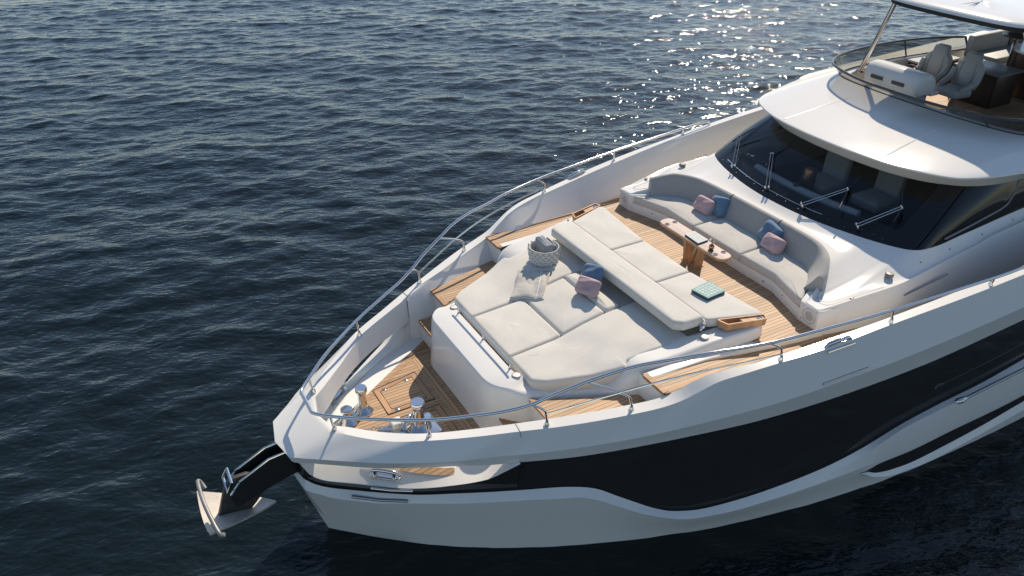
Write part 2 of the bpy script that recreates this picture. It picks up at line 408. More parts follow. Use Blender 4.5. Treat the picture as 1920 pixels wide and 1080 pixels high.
# ------------------------------------------------------------------ the yacht
Y = thing('motor_yacht', 'white motor yacht with black glazed sides, teak foredeck and flybridge, seen from its bow', 'yacht')
X1 = 18.0
L0 = [(.83,0,2.083),(.84,.25,2.083),(.87,.30,2.087),(.95,.36,2.11),(1.39,.77,2.135),(1.85,1.165,2.215),(2.4,1.465,2.285),(2.9,1.715,2.36),(3.3,1.895,2.41),(4.1,2.225,2.515),(4.5,2.37,2.575),(4.7,2.43,2.63),(4.95,2.51,2.77),(5.15,2.57,2.85),(5.4,2.65,2.90),(5.75,2.75,2.935),(6.2,2.83,2.975),(7.7,3.04,3.12),(9.5,3.2,3.265),(11,3.3,3.37),(X1,3.5,3.77)]
L1 = [(.79,0,2.083),(.80,.24,2.083),(.84,.34,2.09),(.94,.51,2.12),(1.36,.95,2.14),(1.8,1.30,2.222),(2.4,1.625,2.29),(2.82,1.835,2.347),(3.3,2.065,2.40),(4.05,2.385,2.505),(4.49,2.535,2.565),(4.72,2.595,2.615),(4.95,2.655,2.715),(5.2,2.725,2.83),(5.5,2.815,2.895),(5.95,2.905,2.945),(6.5,3.015,3.0),(7.7,3.175,3.125),(9.59,3.355,3.26),(11,3.445,3.365),(X1,3.65,3.76)]
KK = [(.235,0,1.867),(.238,.2,1.867),(.247,.272,1.868),(.41,.465,1.885),(.59,.615,1.905),(.79,.79,1.935),(1.30,1.165,1.965),(1.70,1.40,1.98),(2.1,1.61,2.0),(2.6,1.82,2.025),(2.89,1.975,2.055),(3.39,2.20,2.10),(4.22,2.55,2.21),(5.13,2.83,2.31),(6.28,3.12,2.45),(7.11,3.25,2.54),(7.81,3.35,2.61),(9.43,3.49,2.75),(10.2,3.54,2.82),(X1,3.75,3.35)]
L3 = [(0.285, 0, 1.765), (0.288, 0.2, 1.765), (0.297, 0.275, 1.766), (0.52, 0.515, 1.79), (0.8, 0.73, 1.8), (1.18, 1.02, 1.82), (1.72, 1.33, 1.832), (2.13, 1.55, 1.85), (2.46, 1.72, 1.857), (2.87, 1.905, 1.875), (3.5, 2.19, 1.91), (4.14, 2.43, 1.96), (4.83, 2.64, 2.0), (5.89, 2.93, 2.07), (7.24, 3.16, 2.15), (8.77, 3.34, 2.27), (9.61, 3.4, 2.35), (10.41, 3.45, 2.43), (18.0, 3.66, 2.89)]
OT = [(.80,0,1.80),(.86,.22,1.79),(.98,.31,1.79),(1.29,.62,1.84),(1.67,.96,1.88),(2.15,1.28,1.91),(2.6,1.52,1.925),(2.83,1.64,1.935)]
LB = [(.80,0,1.60),(.86,.22,1.60),(.98,.31,1.60),(1.45,.78,1.60),(1.99,1.2,1.60),(2.43,1.44,1.64),(2.62,1.53,1.72),(2.77,1.61,1.85),(2.83,1.64,1.933)]
LIP = [(.40,0,1.63),(.44,.2,1.60),(.5,.34,1.5),(.6,.45,1.43),(.73,.55,1.40),(1.07,.80,1.40),(1.58,1.23,1.45),(2.1,1.56,1.55),(2.43,1.74,1.64),(2.65,1.86,1.79),(2.8,1.94,1.905)]
L4 = [(.40,0,1.345),(.46,.25,1.32),(.59,.39,1.26),(.94,.62,1.20),(1.33,.95,1.24),(1.72,1.27,1.30),(2.12,1.52,1.35),(2.46,1.7,1.365),(2.91,1.94,1.40),(3.29,2.13,1.425),(3.54,2.24,1.40),(3.75,2.32,1.33),(3.97,2.41,1.19),(4.24,2.5,1.01),(4.53,2.59,.82),(4.83,2.68,.69),(5.22,2.79,.63),(5.61,2.9,.66),(6.26,3.06,.75),(7.0,3.18,.84),(7.59,3.27,.98),(8.51,3.37,1.27),(9.2,3.42,1.38),(9.93,3.47,1.46),(10.9,3.52,1.62),(X1,3.7,2.5)]
L4b = [(.363,0,1.30),(.42,.3,1.21),(.6,.46,1.14),(.76,.59,1.10),(1.16,.91,1.11),(1.56,1.22,1.18),(2.08,1.59,1.25),(2.57,1.86,1.28),(3.02,2.11,1.32),(3.41,2.29,1.32),(3.66,2.39,1.25),(3.92,2.49,1.10),(4.28,2.62,.88),(4.57,2.7,.73),(4.86,2.79,.62),(5.15,2.87,.575),(5.55,2.99,.585),(6.05,3.12,.635),(6.65,3.23,.665),(7.25,3.32,.695),(7.74,3.39,.73),(8.57,3.47,.80),(9.26,3.53,.89),(9.99,3.57,.98),(11.05,3.63,1.09),(X1,3.85,1.7)]
SU = [(.375,0,1.32),(.44,.28,1.26),(.6,.43,1.19),(.85,.61,1.15),(1.24,.93,1.175),(1.64,1.25,1.24),(2.1,1.56,1.30),(2.51,1.78,1.32),(2.96,2.03,1.36),(3.35,2.21,1.37),(3.6,2.32,1.325),(3.83,2.40,1.215),(4.25,2.56,.945),(4.55,2.65,.775),(4.84,2.74,.655),(5.18,2.83,.60),(5.58,2.95,.62),(6.15,3.1,.69),(6.8,3.2,.75),(7.4,3.31,.84),(7.76,3.38,1.0),(8.0,3.41,1.12),(8.37,3.44,1.25),(9.05,3.50,1.36),(9.76,3.55,1.43),(10.9,3.6,1.58),(X1,3.78,2.44)]
BOT = [(.724,0,0),(1.23,.46,0),(2.08,1.16,.0),(2.98,1.69,.0),(3.79,2.08,.0),(5.46,2.70,0),(6.25,2.91,0),(7.55,3.18,0),(9.04,3.36,0),(10.11,3.42,0),(11.55,3.48,0),(X1,3.55,0)]
KEEL = [(1.25,0,-1.0),(2.5,.5,-1.2),(4,1.2,-1.3),(7,2.2,-1.4),(11,2.8,-1.4),(X1,3.0,-1.4)]
def curve(T, x):
    a = np.array(T); return pchip(a[:, 0], a[:, 1], x), pchip(a[:, 0], a[:, 2], x)
TT = np.concatenate([np.linspace(0, .06, 14)[:-1], np.linspace(.06, .45, 80)[:-1], np.linspace(.45, .75, 70)[:-1], np.linspace(.75, 1, 14)])
def row(T, x0=None, x1=None, dy=0, dz=0, ts=TT):
    a = T[0][0] if x0 is None else x0; b = T[-1][0] if x1 is None else x1
    x = a+(b-a)*ts; y, z = curve(T, x); return [(x[i], y[i]+dy*(1 if y[i] > .02 else 0), z[i]+dz) for i in range(len(x))]
def lerp(A, B, t): return [tuple(np.array(a)*(1-t)+np.array(b)*t) for a, b in zip(A, B)]
# --- lower hull
mb = MB()
mid1 = lerp(row(L4b), row(BOT), .33); mid2 = lerp(row(L4b), row(BOT), .68)
def tuck(r_, k): return [(p[0], max(0, p[1]-k*min(1, p[1]*1.5)), p[2]) for p in r_]
rows = [row(L4), row(SU), row(L4b), tuck(mid1, .0), tuck(mid2, .02), row(BOT), row(KEEL)]
mb.loft(rows).mirror(); hull = mb.build('hull', 'gel', Y, angle=14)
# --- rubbing ledge and slit window low on each side
W2T = [(7.9,3.40,.575),(8.16,3.43,.665),(8.65,3.47,.745),(9.37,3.53,.83),(10.11,3.56,.91),(11.19,3.62,1.02),(X1,3.83,1.55)]
W2B = [(7.9,3.36,.565),(8.1,3.37,.46),(8.42,3.39,.385),(8.79,3.42,.36),(9.53,3.47,.42),(10.3,3.51,.5),(11.35,3.56,.66),(X1,3.75,1.2)]
W2L = [(7.74,3.38,.60),(8.05,3.44,.43),(8.52,3.48,.30),(9.09,3.53,.28),(9.85,3.58,.35),(10.65,3.62,.44),(11.32,3.65,.52),(X1,3.85,1.0)]
W2E = [(7.74,3.34,.57),(8.05,3.36,.36),(8.52,3.38,.22),(9.09,3.41,.19),(9.85,3.45,.25),(10.65,3.47,.34),(11.32,3.49,.42),(X1,3.6,.9)]
for sg, nm in ((-1, 'port'), (1, 'stbd')):
    fl = (lambda rr: [(p[0], sg*p[1], p[2]) for p in rr])
    mb = MB(); mb.loft([fl(row(W2T, dy=-.02)), fl(row(W2B, dy=.035))]); wdw = mb.build('hull_slit_window', 'hullglass', Y)
    mb = MB(); mb.loft([fl(row(W2B, dy=.035)), fl(row(W2L)), fl(row(W2E))]); mb.build('rubbing_ledge', 'gel', Y, angle=20)
# --- black side glazing
for sg in (-1, 1):
    mb = MB(); fl = (lambda rr: [(p[0], sg*p[1], p[2]) for p in rr])
    ts = np.linspace(0, 1, 120)**1.3
    xs0 = 2.72
    mb.loft([fl(row(L3, xs0, X1, -.05, .02, ts)), fl(row(L4, xs0, X1, -.03, .0, ts)), fl(row(L4, xs0, X1, 0, -.004, ts))])
    mb.build('side_glazing', 'hullglass', Y, angle=14)
    mb = MB(); ts = np.linspace(0, 1, 40)
    mb.loft([fl(row(LIP, .40, 2.8, -.01, -.012, ts)), fl(row(L4, .40, 2.8, -.03, 0, ts)), fl(row(L4, .40, 2.8, 0, -.004, ts))])
    mb.build('black_stripe', 'hullglass', Y, angle=14)
mb = MB(); t8 = np.linspace(0, 1, 8)
mb.put([(.36,-.2,1.76),(.36,.2,1.76),(.42,.16,1.33),(.42,-.16,1.33)], [(0,1,2,3)]); mb.build('stem_recess', 'hullglass', Y)
# --- bulwark: cap, flared outer face, inner face, with the mooring gap low down at the bow
mb = MB()
capin = row(L0); capout = row(L1); kk = row(KK); l3 = row(L3)
mb.loft([capin, lerp(capin, capout, .5), capout, lerp(capout, kk, .06), lerp(capout, kk, .5), lerp(capout, kk, .97), kk, lerp(kk, l3, .1), l3, [(p[0], max(0, p[1]-.05), p[2]+.015) for p in l3]])
# underside / inner face of the eyebrow in front of x = 2.83
ts = np.linspace(0, 1, 46); l3f = row(L3, .285, 2.83, 0, 0, ts); ot = row(OT, .80, 2.83, 0, 0, ts); c0 = row(L0, .80, 2.83, 0, 0, ts)
mb.loft([l3f, lerp(l3f, ot, .5), ot, lerp(ot, c0, .55), c0])
# inner wall aft of the gap
FWx = np.concatenate([np.linspace(2.83, 5, 30), np.linspace(5, X1, 60)[1:]])
y0, z0 = curve(L0, FWx)
zf = np.interp(FWx, [2.83, 3.0, 3.6, 4.6, 5.2, X1], [1.935, 1.85, 2.15, 2.2, 2.55, 2.6])
fw = np.interp(FWx, [2.83, 3.0, 3.3, 5, 6, 8, X1], [.05, .18, .25, .29, .3, .26, .24])
top = [(FWx[i], y0[i], z0[i]) for i in range(len(FWx))]
shl = [(FWx[i], y0[i]-.03, z0[i]-.05) for i in range(len(FWx))]
low = [(FWx[i], y0[i]-fw[i], zf[i]) for i in range(len(FWx))]
bas = [(FWx[i], y0[i]-fw[i]-.01, 1.5) for i in range(len(FWx))]
mb.loft([top, shl, low, bas])
# sill of the gap from the deck edge out to the hull lip
tl = np.linspace(0, 1, 40); lb = row(LB, .80, 2.83, 0, 0, tl); lip = row(LIP, .40, 2.8, 0, 0, tl)
mb.loft([[(p[0], max(0, p[1]-.03), 1.5) for p in lb], lb, lerp(lb, lip, .6), lip, [(p[0], max(0, p[1]-.02), p[2]-.03) for p in lip]])
mb.mirror(); bul = mb.build('bulwark', 'gel', Y, angle=22)
def FWY(x): return float(np.interp(x, FWx, y0-fw))
# panel joints on the bulwark cap
for sg in (-1, 1):
    x = 2.86; ya, za = curve(L0, [x]); yb, zb = curve(L1, [x])
    mb = MB(); mb.tube([(x, sg*ya[0], za[0]+.002), (x-.01, sg*(ya[0]+yb[0])/2, (za[0]+zb[0])/2+.002), (x-.02, sg*(yb[0]+.002), zb[0]+.002), (x-.03, sg*(yb[0]+.035), zb[0]-.062)], .004, 6)
    mb.build('panel_joint', 'grey', Y)
# --- decks
mb = MB(); xs = np.linspace(.82, 3.05, 30)
lbw = [float(np.interp(x, [.8, .86, .98, 1.45, 1.99, 2.43, 2.83, 3.05], [0, .22, .31, .78, 1.2, 1.44, 1.62, 1.75])) for x in xs]
mb.loft([[(x, -w_, 1.597) for x, w_ in zip(xs, lbw)], [(x, w_, 1.597) for x, w_ in zip(xs, lbw)]]); mb.build('foredeck', 'gel2', Y)
mb = MB(); xs = np.linspace(1.02, 3.0, 20); tw = np.interp(xs, [1.02, 1.2, 3.0], [.12, .3, 1.50])
mb.loft([[(x, -w_, 1.602) for x, w_ in zip(xs, tw)], [(x, w_, 1.602) for x, w_ in zip(xs, tw)]]); fd = mb.build('foredeck_teak', 'teak', Y)
mb = MB(); mb.loft([[(x, w_-.13, 1.606) for x, w_ in zip(xs, tw)], [(x, w_-.075, 1.606) for x, w_ in zip(xs, tw)], ])
mb.mirror(); mb.build('teak_margin', 'teakd', Y)
mb = MB(); mb.put([(2.62, -1.1, 1.606), (2.74, -1.1, 1.606), (2.74, 1.1, 1.606), (2.62, 1.1, 1.606)], [(0, 1, 2, 3)]); mb.build('teak_margin', 'teaky', Y)
# flush hatches
def hatch(y_in, sg):
    h = thing_part('deck_hatch', Y)
    o = [(1.82, sg*.68), (2.53, sg*.79), (2.53, sg*y_in), (1.82, sg*y_in)]
    bw = .085
    i = [(1.82+bw, sg*(.68-bw)), (2.53-bw, sg*(.79-bw)), (2.53-bw, sg*(y_in+bw)), (1.82+bw, sg*(y_in+bw))]
    mb = MB(); mb.prism(i, 1.603, 1.612); mb.build('hatch_lid', 'teak', h, smooth=False)
    for k in range(4):
        a, b, c, e = o[k], o[(k+1) % 4], i[(k+1) % 4], i[k]
        mb = MB(); mb.prism([a, b, c, e], 1.603, 1.610); mb.build('hatch_frame', 'teakd' if k % 2 == 0 else 'wood', h, smooth=False)
    ln = MB()
    for q in (o, i): ln.tube([(p[0], p[1], 1.613) for p in q], .0045, 6, closed=True)
    ln.build('hatch_seam', 'black', h)
    for (x, y) in ((1.97, sg*.62), (2.33, sg*.67), (1.97, sg*.12)):
        m = MB(); m.lathe([(.028, 0), (.028, .006), (.02, .009), (0.0001, .009)], (x, y, 1.611), 16); m.build('lift_ring', 'chrome', h)
    return h
def thing_part(name, parent):
    o = bpy.data.objects.new(name, None); col.objects.link(o); o.parent = parent; o.empty_display_size = .05; return o
hatch(.07, 1); hatch(.07, -1)
# steps each side
def WYs(x, z):
    ya, za, f_, zl = [np.interp(x, FWx, q) for q in (y0, z0, fw, zf)]
    return ya-f_ if z < zl else ya-.03-(f_-.03)*max(0, (za-.05-z))/(za-.05-zl)
def stepblock(x0, x1, z, sg):
    xs = np.linspace(x0, x1, 12)
    inn = [float(np.interp(x, [2.9, 3.3, 4.65, 5], [.85, 1.3, 1.95, 2.0])) for x in xs]; outy = [WYs(x, z)+.02 for x in xs]
    s = thing_part('deck_step', Y)
    mb = MB(); mb.prism([(x, sg*a) for x, a in zip(xs, inn)]+[(x, sg*a) for x, a in zip(xs[::-1], outy[::-1])], 1.55, z-.03); mb.build('riser', 'gel', s)
    xs = np.linspace(x0-.015, x1, 12)
    mb = MB(); mb.prism([(x, sg*a) for x, a in zip(xs, inn)]+[(x, sg*a) for x, a in zip(xs[::-1], outy[::-1])], z-.03, z); mb.build('tread', 'teak', s, smooth=False)
    mb = MB(); mb.prism([(x0-.02, sg*inn[0]), (x0+.05, sg*inn[0]), (x0+.05, sg*outy[0]), (x0-.02, sg*outy[0])], z-.035, z+.003); mb.build('nosing', 'teakd', s, smooth=False)
for sg in (-1, 1):
    stepblock(2.99, 3.32, 1.92, sg); stepblock(3.31, 4.66, 2.28, sg)
def WY(x, z=2.64):
    i = np.array([np.interp(x, FWx, q) for q in (y0, z0, fw, zf)]); ya, za, f_, zl = i
    if z > za-.05: return ya-.02
    if z < zl: return ya-f_
    return ya-.03-(f_-.03)*(za-.05-z)/(za-.05-zl)
RSx, RSy = [4.6, 5.1, 5.6, 6.2, 6.7, 7.06, 7.4, 8.0, 9.0, 10, 11.7, X1], [2.06, 2.08, 2.10, 2.20, 2.28, 2.325, 2.352, 2.42, 2.48, 2.46, 2.45, 2.52]
WKx, WKz = [4.6, 5.6, 6.5, 7.5, 9.0, 10.5, X1], [2.64, 2.60, 2.555, 2.52, 2.45, 2.41, 2.41]
def rs(x): return float(np.interp(x, RSx, RSy))
def wk(x): return float(np.interp(x, WKx, WKz))
for sg in (-1, 1):
    mb = MB(); xs = np.concatenate([np.linspace(4.63, 7.5, 40), np.linspace(7.6, X1, 40)])
    mb.loft([[(x, sg*(WY(x, wk(x))+.02), wk(x)-.04) for x in xs], [(x, sg*(WY(x, wk(x))+.015), wk(x)) for x in xs], [(x, sg*(rs(x)-.12), wk(x)) for x in xs]])
    mb.build('side_deck', 'teak', Y, angle=20)
    mb = MB(); xs = np.linspace(4.69, 7.5, 30); mb.loft([[(x, sg*rs(x), wk(x)-.05) for x in xs], [(x, sg*rs(x), 2.632) for x in xs], [(x, sg*(rs(x)-.02), 2.638) for x in xs], [(x, sg*(rs(x)-.12), 2.638) for x in xs]]); mb.build('deck_coaming', 'gel', Y, angle=30)
xs = np.linspace(6.40, 8.2, 20); mb = MB(); mb.loft([[(x, -rs(x)+.035, 2.643) for x in xs], [(x, rs(x)-.035, 2.643) for x in xs]]); mb.build('lounge_deck', 'teak', Y, angle=20)
for sg in (-1, 1):
    mb = MB(); mb.put([(4.62, sg*1.8, 1.6), (4.62, sg*(WY(4.64)+.02), 1.6), (4.62, sg*(WY(4.64)+.02), 2.61), (4.62, sg*1.8, 2.61)], [(0, 1, 2, 3)]); mb.build('deck_riser', 'gel', Y)
    mb = MB(); mb.prism([(4.605, sg*1.97), (4.68, sg*1.97), (4.68, sg*(WY(4.64))), (4.605, sg*(WY(4.64)))], 2.60, 2.645); mb.build('nosing', 'teakd', Y, smooth=False)
    xs = np.linspace(4.68, X1, 40)
    mb = MB(); mb.loft([[(x, sg*(WY(x, wk(x))-.08), wk(x)+.004) for x in xs], [(x, sg*(WY(x, wk(x))+.01), wk(x)+.004) for x in xs]]); mb.build('teak_margin', 'teakd', Y)

# --- white plinth under the sunpad
def plinth():
    bot = [(2.82,0),(2.82,.55),(2.82,.80),(2.88,.98),(3.05,1.2),(3.3,1.46),(3.8,1.72),(4.3,1.92),(4.65,2.05),(5.2,2.10),(5.8,2.12),(6.4,2.14),(6.66,2.08),(6.74,1.9),(6.72,1.0),(6.70,0)]
    top = [(2.90,0,2.425),(2.90,.55,2.425),(2.91,.82,2.422),(2.975,.98,2.415),(3.12,1.10,2.40),(3.36,1.17,2.33),(3.9,1.37,2.29),(4.35,1.58,2.34),(4.63,1.78,2.66),(5.2,1.88,2.72),(5.8,1.97,2.79),(6.4,2.05,2.82),(6.56,2.01,2.82),(6.62,1.86,2.82),(6.60,1.0,2.82),(6.58,0,2.82)]
    inn = [(3.3,0,2.44),(3.3,.4,2.44),(3.3,.7,2.44),(3.31,.88,2.44),(3.36,.98,2.44),(3.5,1.0,2.32),(4.0,1.2,2.28),(4.4,1.4,2.32),(4.7,1.55,2.62),(5.2,1.6,2.68),(5.8,1.7,2.75),(6.2,1.75,2.80),(6.3,1.75,2.81),(6.4,1.6,2.81),(6.4,.9,2.81),(6.4,0,2.81)]
    B = smooth(bot, 4); T_ = smooth(top, 4); I = smooth(inn, 4)
    z0 = [1.55 if p[0] < 4.6 else 1.6 for p in B]
    rows = [[(p[0], p[1], 1.55) for p in B]]
    r_ = .12
    side = [(p[0], p[1], t[2]-.10) for p, t in zip(lerp([(b[0], b[1], 0) for b in B], T_, .62), T_)]
    rows.append(side)
    for a in (25, 50, 75):
        k = math.sin(R(a)); c = 1-math.cos(R(a))
        rows.append([(s[0]*(1-c)+t[0]*c, s[1]*(1-c)+t[1]*c, s[2]*(1-k)+t[2]*k) for s, t in zip(side, T_)])
    rows.append([tuple(t) for t in T_]); rows.append([tuple(t) for t in I]); rows.append([(i[0]+(.06 if i[0] < 4 else -.02), max(0, i[1]-.06), i[2]-.22) for i in I]); rows.append([(i[0]+(.06 if i[0] < 4 else -.02), 0, i[2]-.22) for i in I])
    mb = MB(); mb.loft(rows).mirror(); return mb.build('sunpad_plinth', 'gel', Y, angle=50)
plinth()
# locker seams on the plinth front, drain eyes
mb = MB(); mb.tube([(2.835, -.72, 1.70), (2.87, -.72, 2.22), (2.872, .1, 2.22)], .0035, 6); mb.build('locker_seam', 'grey', Y)
for y, z in ((.30, 1.98), (.30, 1.90), (-.72, 1.72)):
    m = MB(); m.lathe([(.014, 0), (.014, .01), (.0001, .012)], (0, 0, 0), 12); ob = m.build('locker_latch', 'chrome', Y); place(ob, (2.845+.09*(z-1.6)/.8, y, z), (0, -math.pi/2, 0))
# grab rail across the plinth top
gr = thing_part('grab_rail', Y)
mb = MB(); mb.tube([(3.288, y, 2.555) for y in np.linspace(-.855, .855, 5)], .014, 10); mb.build('bar', 'chrome', gr)
for y in (-.78, 0, .78):
    mb = MB(); mb.tube([(3.30, y, 2.43), (3.292, y, 2.55)], .011, 8); mb.lathe([(.022, 0), (.022, .012), (.012, .02)], (3.30, y, 2.438), 12); mb.build('post', 'chrome', gr)
for sg in (-1, 1):
    mb = MB(); mb.lathe([(.062, -.02), (.062, .012), (.052, .018), (.05, .014), (.0001, .016)], (3.30, sg*.95, 2.437), 24); mb.build('deck_light', 'castiron', Y)
    mb = MB(); mb.lathe([(.055, -.03), (.055, .012), (.045, .02), (.0001, .02)], (5.72, sg*1.86, 2.785), 24); mb.build('deck_light', 'castiron', Y)
    mb = MB(); mb.lathe([(.062, -.01), (.062, .03), (.05, .042), (.0001, .045)], (8.75, sg*2.31, 3.125), 24); mb.build('deck_dome', 'grey', Y)
    mb = MB(); mb.lathe([(.03, -.01), (.03, .012), (.0001, .014)], (7.95, sg*2.36, 3.01), 16); mb.build('filler_cap', 'grey', Y)

# ------------------------------------------------------------------ guard rail
rl = thing_part('guard_rail', Y)
RH = [(.715,0,2.333),(.713,.15,2.333),(.73,.26,2.335),(.89,.44,2.353),(1.27,.80,2.42),(1.881,1.255,2.492),(2.4,1.55,2.57),(2.739,1.719,2.632),(3.003,1.849,2.72),(3.3,1.98,2.87),(3.612,2.099,3.001),(3.9,2.22,3.11),(4.226,2.327,3.18),(4.75,2.49,3.21),(5.1,2.61,3.235),(5.86,2.825,3.255),(6.8,2.985,3.285),(7.742,3.124,3.316),(9.575,3.32,3.38),(10.15,3.36,3.40),(10.28,3.37,3.37),(10.32,3.37,3.29)]
full = both(RH); mb = MB(); mb.tube(smooth(full, 14), .0225, 18); mb.build('top_rail', 'chrome', rl)
def stanch(pts, r_=.016):
    mb = MB(); mb.tube(smooth(pts, 5), r_, 10)
    p = pts[0]; mb.lathe([(.036, -.01), (.036, .012), (.024, .03), (.021, .06), (.017, .08)], p, 14); return mb.build('stanchion', 'chrome', rl)
LR = [(3.15,1.935,2.565),(3.5,2.08,2.67),(3.95,2.262,2.80),(4.4,2.42,2.90),(4.9,2.57,2.97),(5.5,2.74,3.015),(6.06,2.875,3.04)]
for sg in (-1, 1):
    s = lambda pts: [(p[0], sg*p[1], p[2]) for p in pts]
    stanch(s([(.92,.435,2.12),(.90,.44,2.24),(.89,.442,2.35)])); stanch(s([(1.887,1.245,2.225),(1.87,1.24,2.36),(1.86,1.24,2.487)]))
    stanch(s([(3.169,1.941,2.40),(3.158,1.936,2.54),(3.142,1.929,2.61),(3.09,1.90,2.665),(3.003,1.849,2.71)]))
    stanch(s([(4.163,2.331,2.52),(4.15,2.325,2.63),(4.132,2.31,2.705),(4.06,2.28,2.765),(3.9,2.215,2.86),(3.63,2.107,2.99)]))
    stanch(s([(6.058,2.875,2.955),(6.056,2.868,3.03),(6.05,2.858,3.10),(6.0,2.848,3.16),(5.87,2.83,3.24)]))
    stanch(s([(7.758,3.13,3.115),(7.75,3.128,3.2),(7.745,3.126,3.31)])); stanch(s([(9.56,3.30,3.255),(9.56,3.31,3.3),(9.56,3.32,3.375)]))
    mb = MB(); mb.tube(smooth(s(LR), 5), .012, 8); mb.build('lower_rail', 'chrome', rl)

# ------------------------------------------------------------------ mooring gear
def capstan(x, y, h, rr, parent=Y):
    c = thing_part('capstan', parent)
    m = MB(); m.lathe([(rr*.95, 0), (rr*1.0, h*.18), (rr*.9, h*.3), (rr*.84, h*.45), (rr*.84, h*.72), (rr*.9, h*.78), (rr*1.08, h*.82), (rr*1.12, h*.9), (rr*1.10, h*.96), (rr*.95, h), (.0001, h*1.0)], (x, y, 1.60), 28)
    m.build('drum', 'chrome', c)
    m = MB(); m.lathe([(rr*1.9, 0), (rr*1.9, .03), (rr*1.4, .07), (rr*.98, .11)], (x, y, 1.60), 28); m.build('base', 'chrome', c)
    return c
capstan(1.54, .31, .44, .075); capstan(2.085, -.395, .48, .092); capstan(1.27, .20, .25, .075)
wl = thing_part('windlass', Y)
m = MB(); m.prism(roundpoly([(1.12, .08), (1.66, .34), (1.60, .5), (1.04, .24)], .07, 5), 1.602, 1.64); bevel(m.build('base_plate', 'chrome', wl), .012)
m = MB(); m.prism(roundpoly([(1.55, -.62), (2.35, -.62), (2.35, -.15), (1.55, -.15)], .06, 5), 1.602, 1.625); bevel(m.build('base_plate', 'chrome', wl), .008)
m = MB(); m.box((1.74, -.30, 1.62), (1.90, -.14, 1.72)); bevel(m.build('motor_cover', 'gel', wl), .02)
m = MB(); m.tube([(1.83, -.42, 1.70), (1.97, -.30, 1.76), (2.05, -.22, 1.74)], .03, 10); m.build('brake_lever', 'chrome', wl)
def chain(pts, parent):
    P = smooth(pts, 10); m = MB(); acc = 0; k = 0
    for a, b in zip(P[:-1], P[1:]):
        acc += np.linalg.norm(b-a)
        if acc > .042:
            acc = 0; k += 1; t = Vector(b-a).normalized(); sd = Vector((0, 0, 1)).cross(t).normalized()
            u_ = sd if k % 2 else Vector((0, 0, 1)); c = Vector(b)
            ring = [c+t*math.cos(q)*.032+u_*math.sin(q)*.018 for q in np.linspace(0, 2*math.pi, 10, endpoint=False)]
            m.tube(ring, .0075, 6, closed=True)
    return m.build('chain', 'castiron', parent)
chain([(.95, .0, 1.64), (1.2, -.05, 1.64), (1.5, -.14, 1.65), (1.75, -.26, 1.68), (1.98, -.36, 1.70)], wl)
chain([(1.05, .12, 1.64), (1.2, .16, 1.66), (1.35, .22, 1.66)], wl)
def cleat(x, y, z, ang, L=.36, nm='mooring_cleat'):
    c = thing_part(nm, Y); c.location = (x, y, z); c.rotation_euler = (0, 0, ang)
    m = MB(); m.prism(roundpoly([(-L*.5, -.06), (L*.5, -.06), (L*.5, .06), (-L*.5, .06)], .05, 5), 0, .02); bevel(m.build('plate', 'chrome', c), .006)
    m = MB(); m.tube([(-L*.46, 0, .075), (-L*.25, 0, .105), (0, 0, .11), (L*.25, 0, .105), (L*.46, 0, .075)], [.02, .03, .03, .03, .02], 12); m.build('horn', 'chrome', c)
    for sx in (-.13, .13):
        m = MB(); m.lathe([(.04, .01), (.028, .04), (.028, .1)], (sx, 0, 0), 14); m.build('bollard', 'chrome', c)
for sg in (-1, 1):
    cleat(1.36, sg*.93, 1.50, sg*R(40), .42)
    m = MB(); m.tube([(1.16, sg*.93, 1.395), (1.38, sg*1.115, 1.41), (1.60, sg*1.275, 1.435)], .02, 10); m.build('fairlead_bar', 'chrome', Y)
    m = MB(); m.tube([(.95, sg*.715, 1.155), (1.25, sg*.965, 1.165), (1.54, sg*1.20, 1.215)], .02, 10); m.build('fender_slot', 'chrome_d', Y)
    m = MB(); pts = [(6.62+.7*t, sg*(curve(KK, [6.62+.7*t])[0][0]*.85+curve(L1, [6.62+.7*t])[0][0]*.15+.012), curve(KK, [6.62+.7*t])[1][0]+.06) for t in np.linspace(0, 1, 6)]
    m.tube(pts, .013, 8); m.build('fender_slot', 'chrome_d', Y)
    cl = MB(); ya, za = curve(L1, [6.68, 6.87, 7.06])
    cl.tube([(6.66, sg*(ya[0]-.02), za[0]-.01), (6.72, sg*(ya[0]-.02), za[0]+.04), (6.87, sg*(ya[1]-.02), za[1]+.05), (7.02, sg*(ya[2]-.02), za[2]+.04), (7.08, sg*(ya[2]-.02), za[2]-.01)], [.02, .03, .035, .03, .02], 12); cl.build('bulwark_cleat', 'chrome', Y)
    m = MB(); m.tube([(6.68, sg*(ya[0]+.03), za[0]-.045), (7.10, sg*(ya[2]+.035), za[2]-.045)], .016, 8); m.build('chafe_bar', 'chrome', Y)
    hr = thing_part('hull_handrail', Y)
    pts = [(9.35, 3.585, 1.475), (10.0, 3.63, 1.55), (11, 3.685, 1.66), (13, 3.75, 1.9), (16, 3.83, 2.25)]
    m = MB(); m.tube([(p[0], sg*p[1], p[2]) for p in smooth(pts, 4)], .024, 10); m.build('rail', 'chrome_d', hr)
    m = MB(); m.tube([(9.26, sg*3.555, 1.46), (9.31, sg*3.57, 1.468), (9.36, sg*3.585, 1.475), (9.45, sg*3.592, 1.487)], [.012, .045, .045, .03], 12); m.build('end_bracket', 'chrome', hr)
# teak pad and sill in the port mooring gap
m = MB(); xs = np.linspace(1.2, 2.62, 18); yi = np.interp(xs, [1.2, 1.6, 2.0, 2.62], [.58, .93, 1.22, 1.56]); wd = .13*np.sin(np.linspace(.25, math.pi-.05, 18))
m.loft([[(x, -a, 1.606) for x, a in zip(xs, yi)], [(x, -(a+b), 1.606-.25*b) for x, a, b in zip(xs, yi, wd)]]); m.build('sill_teak', 'teak', Y)
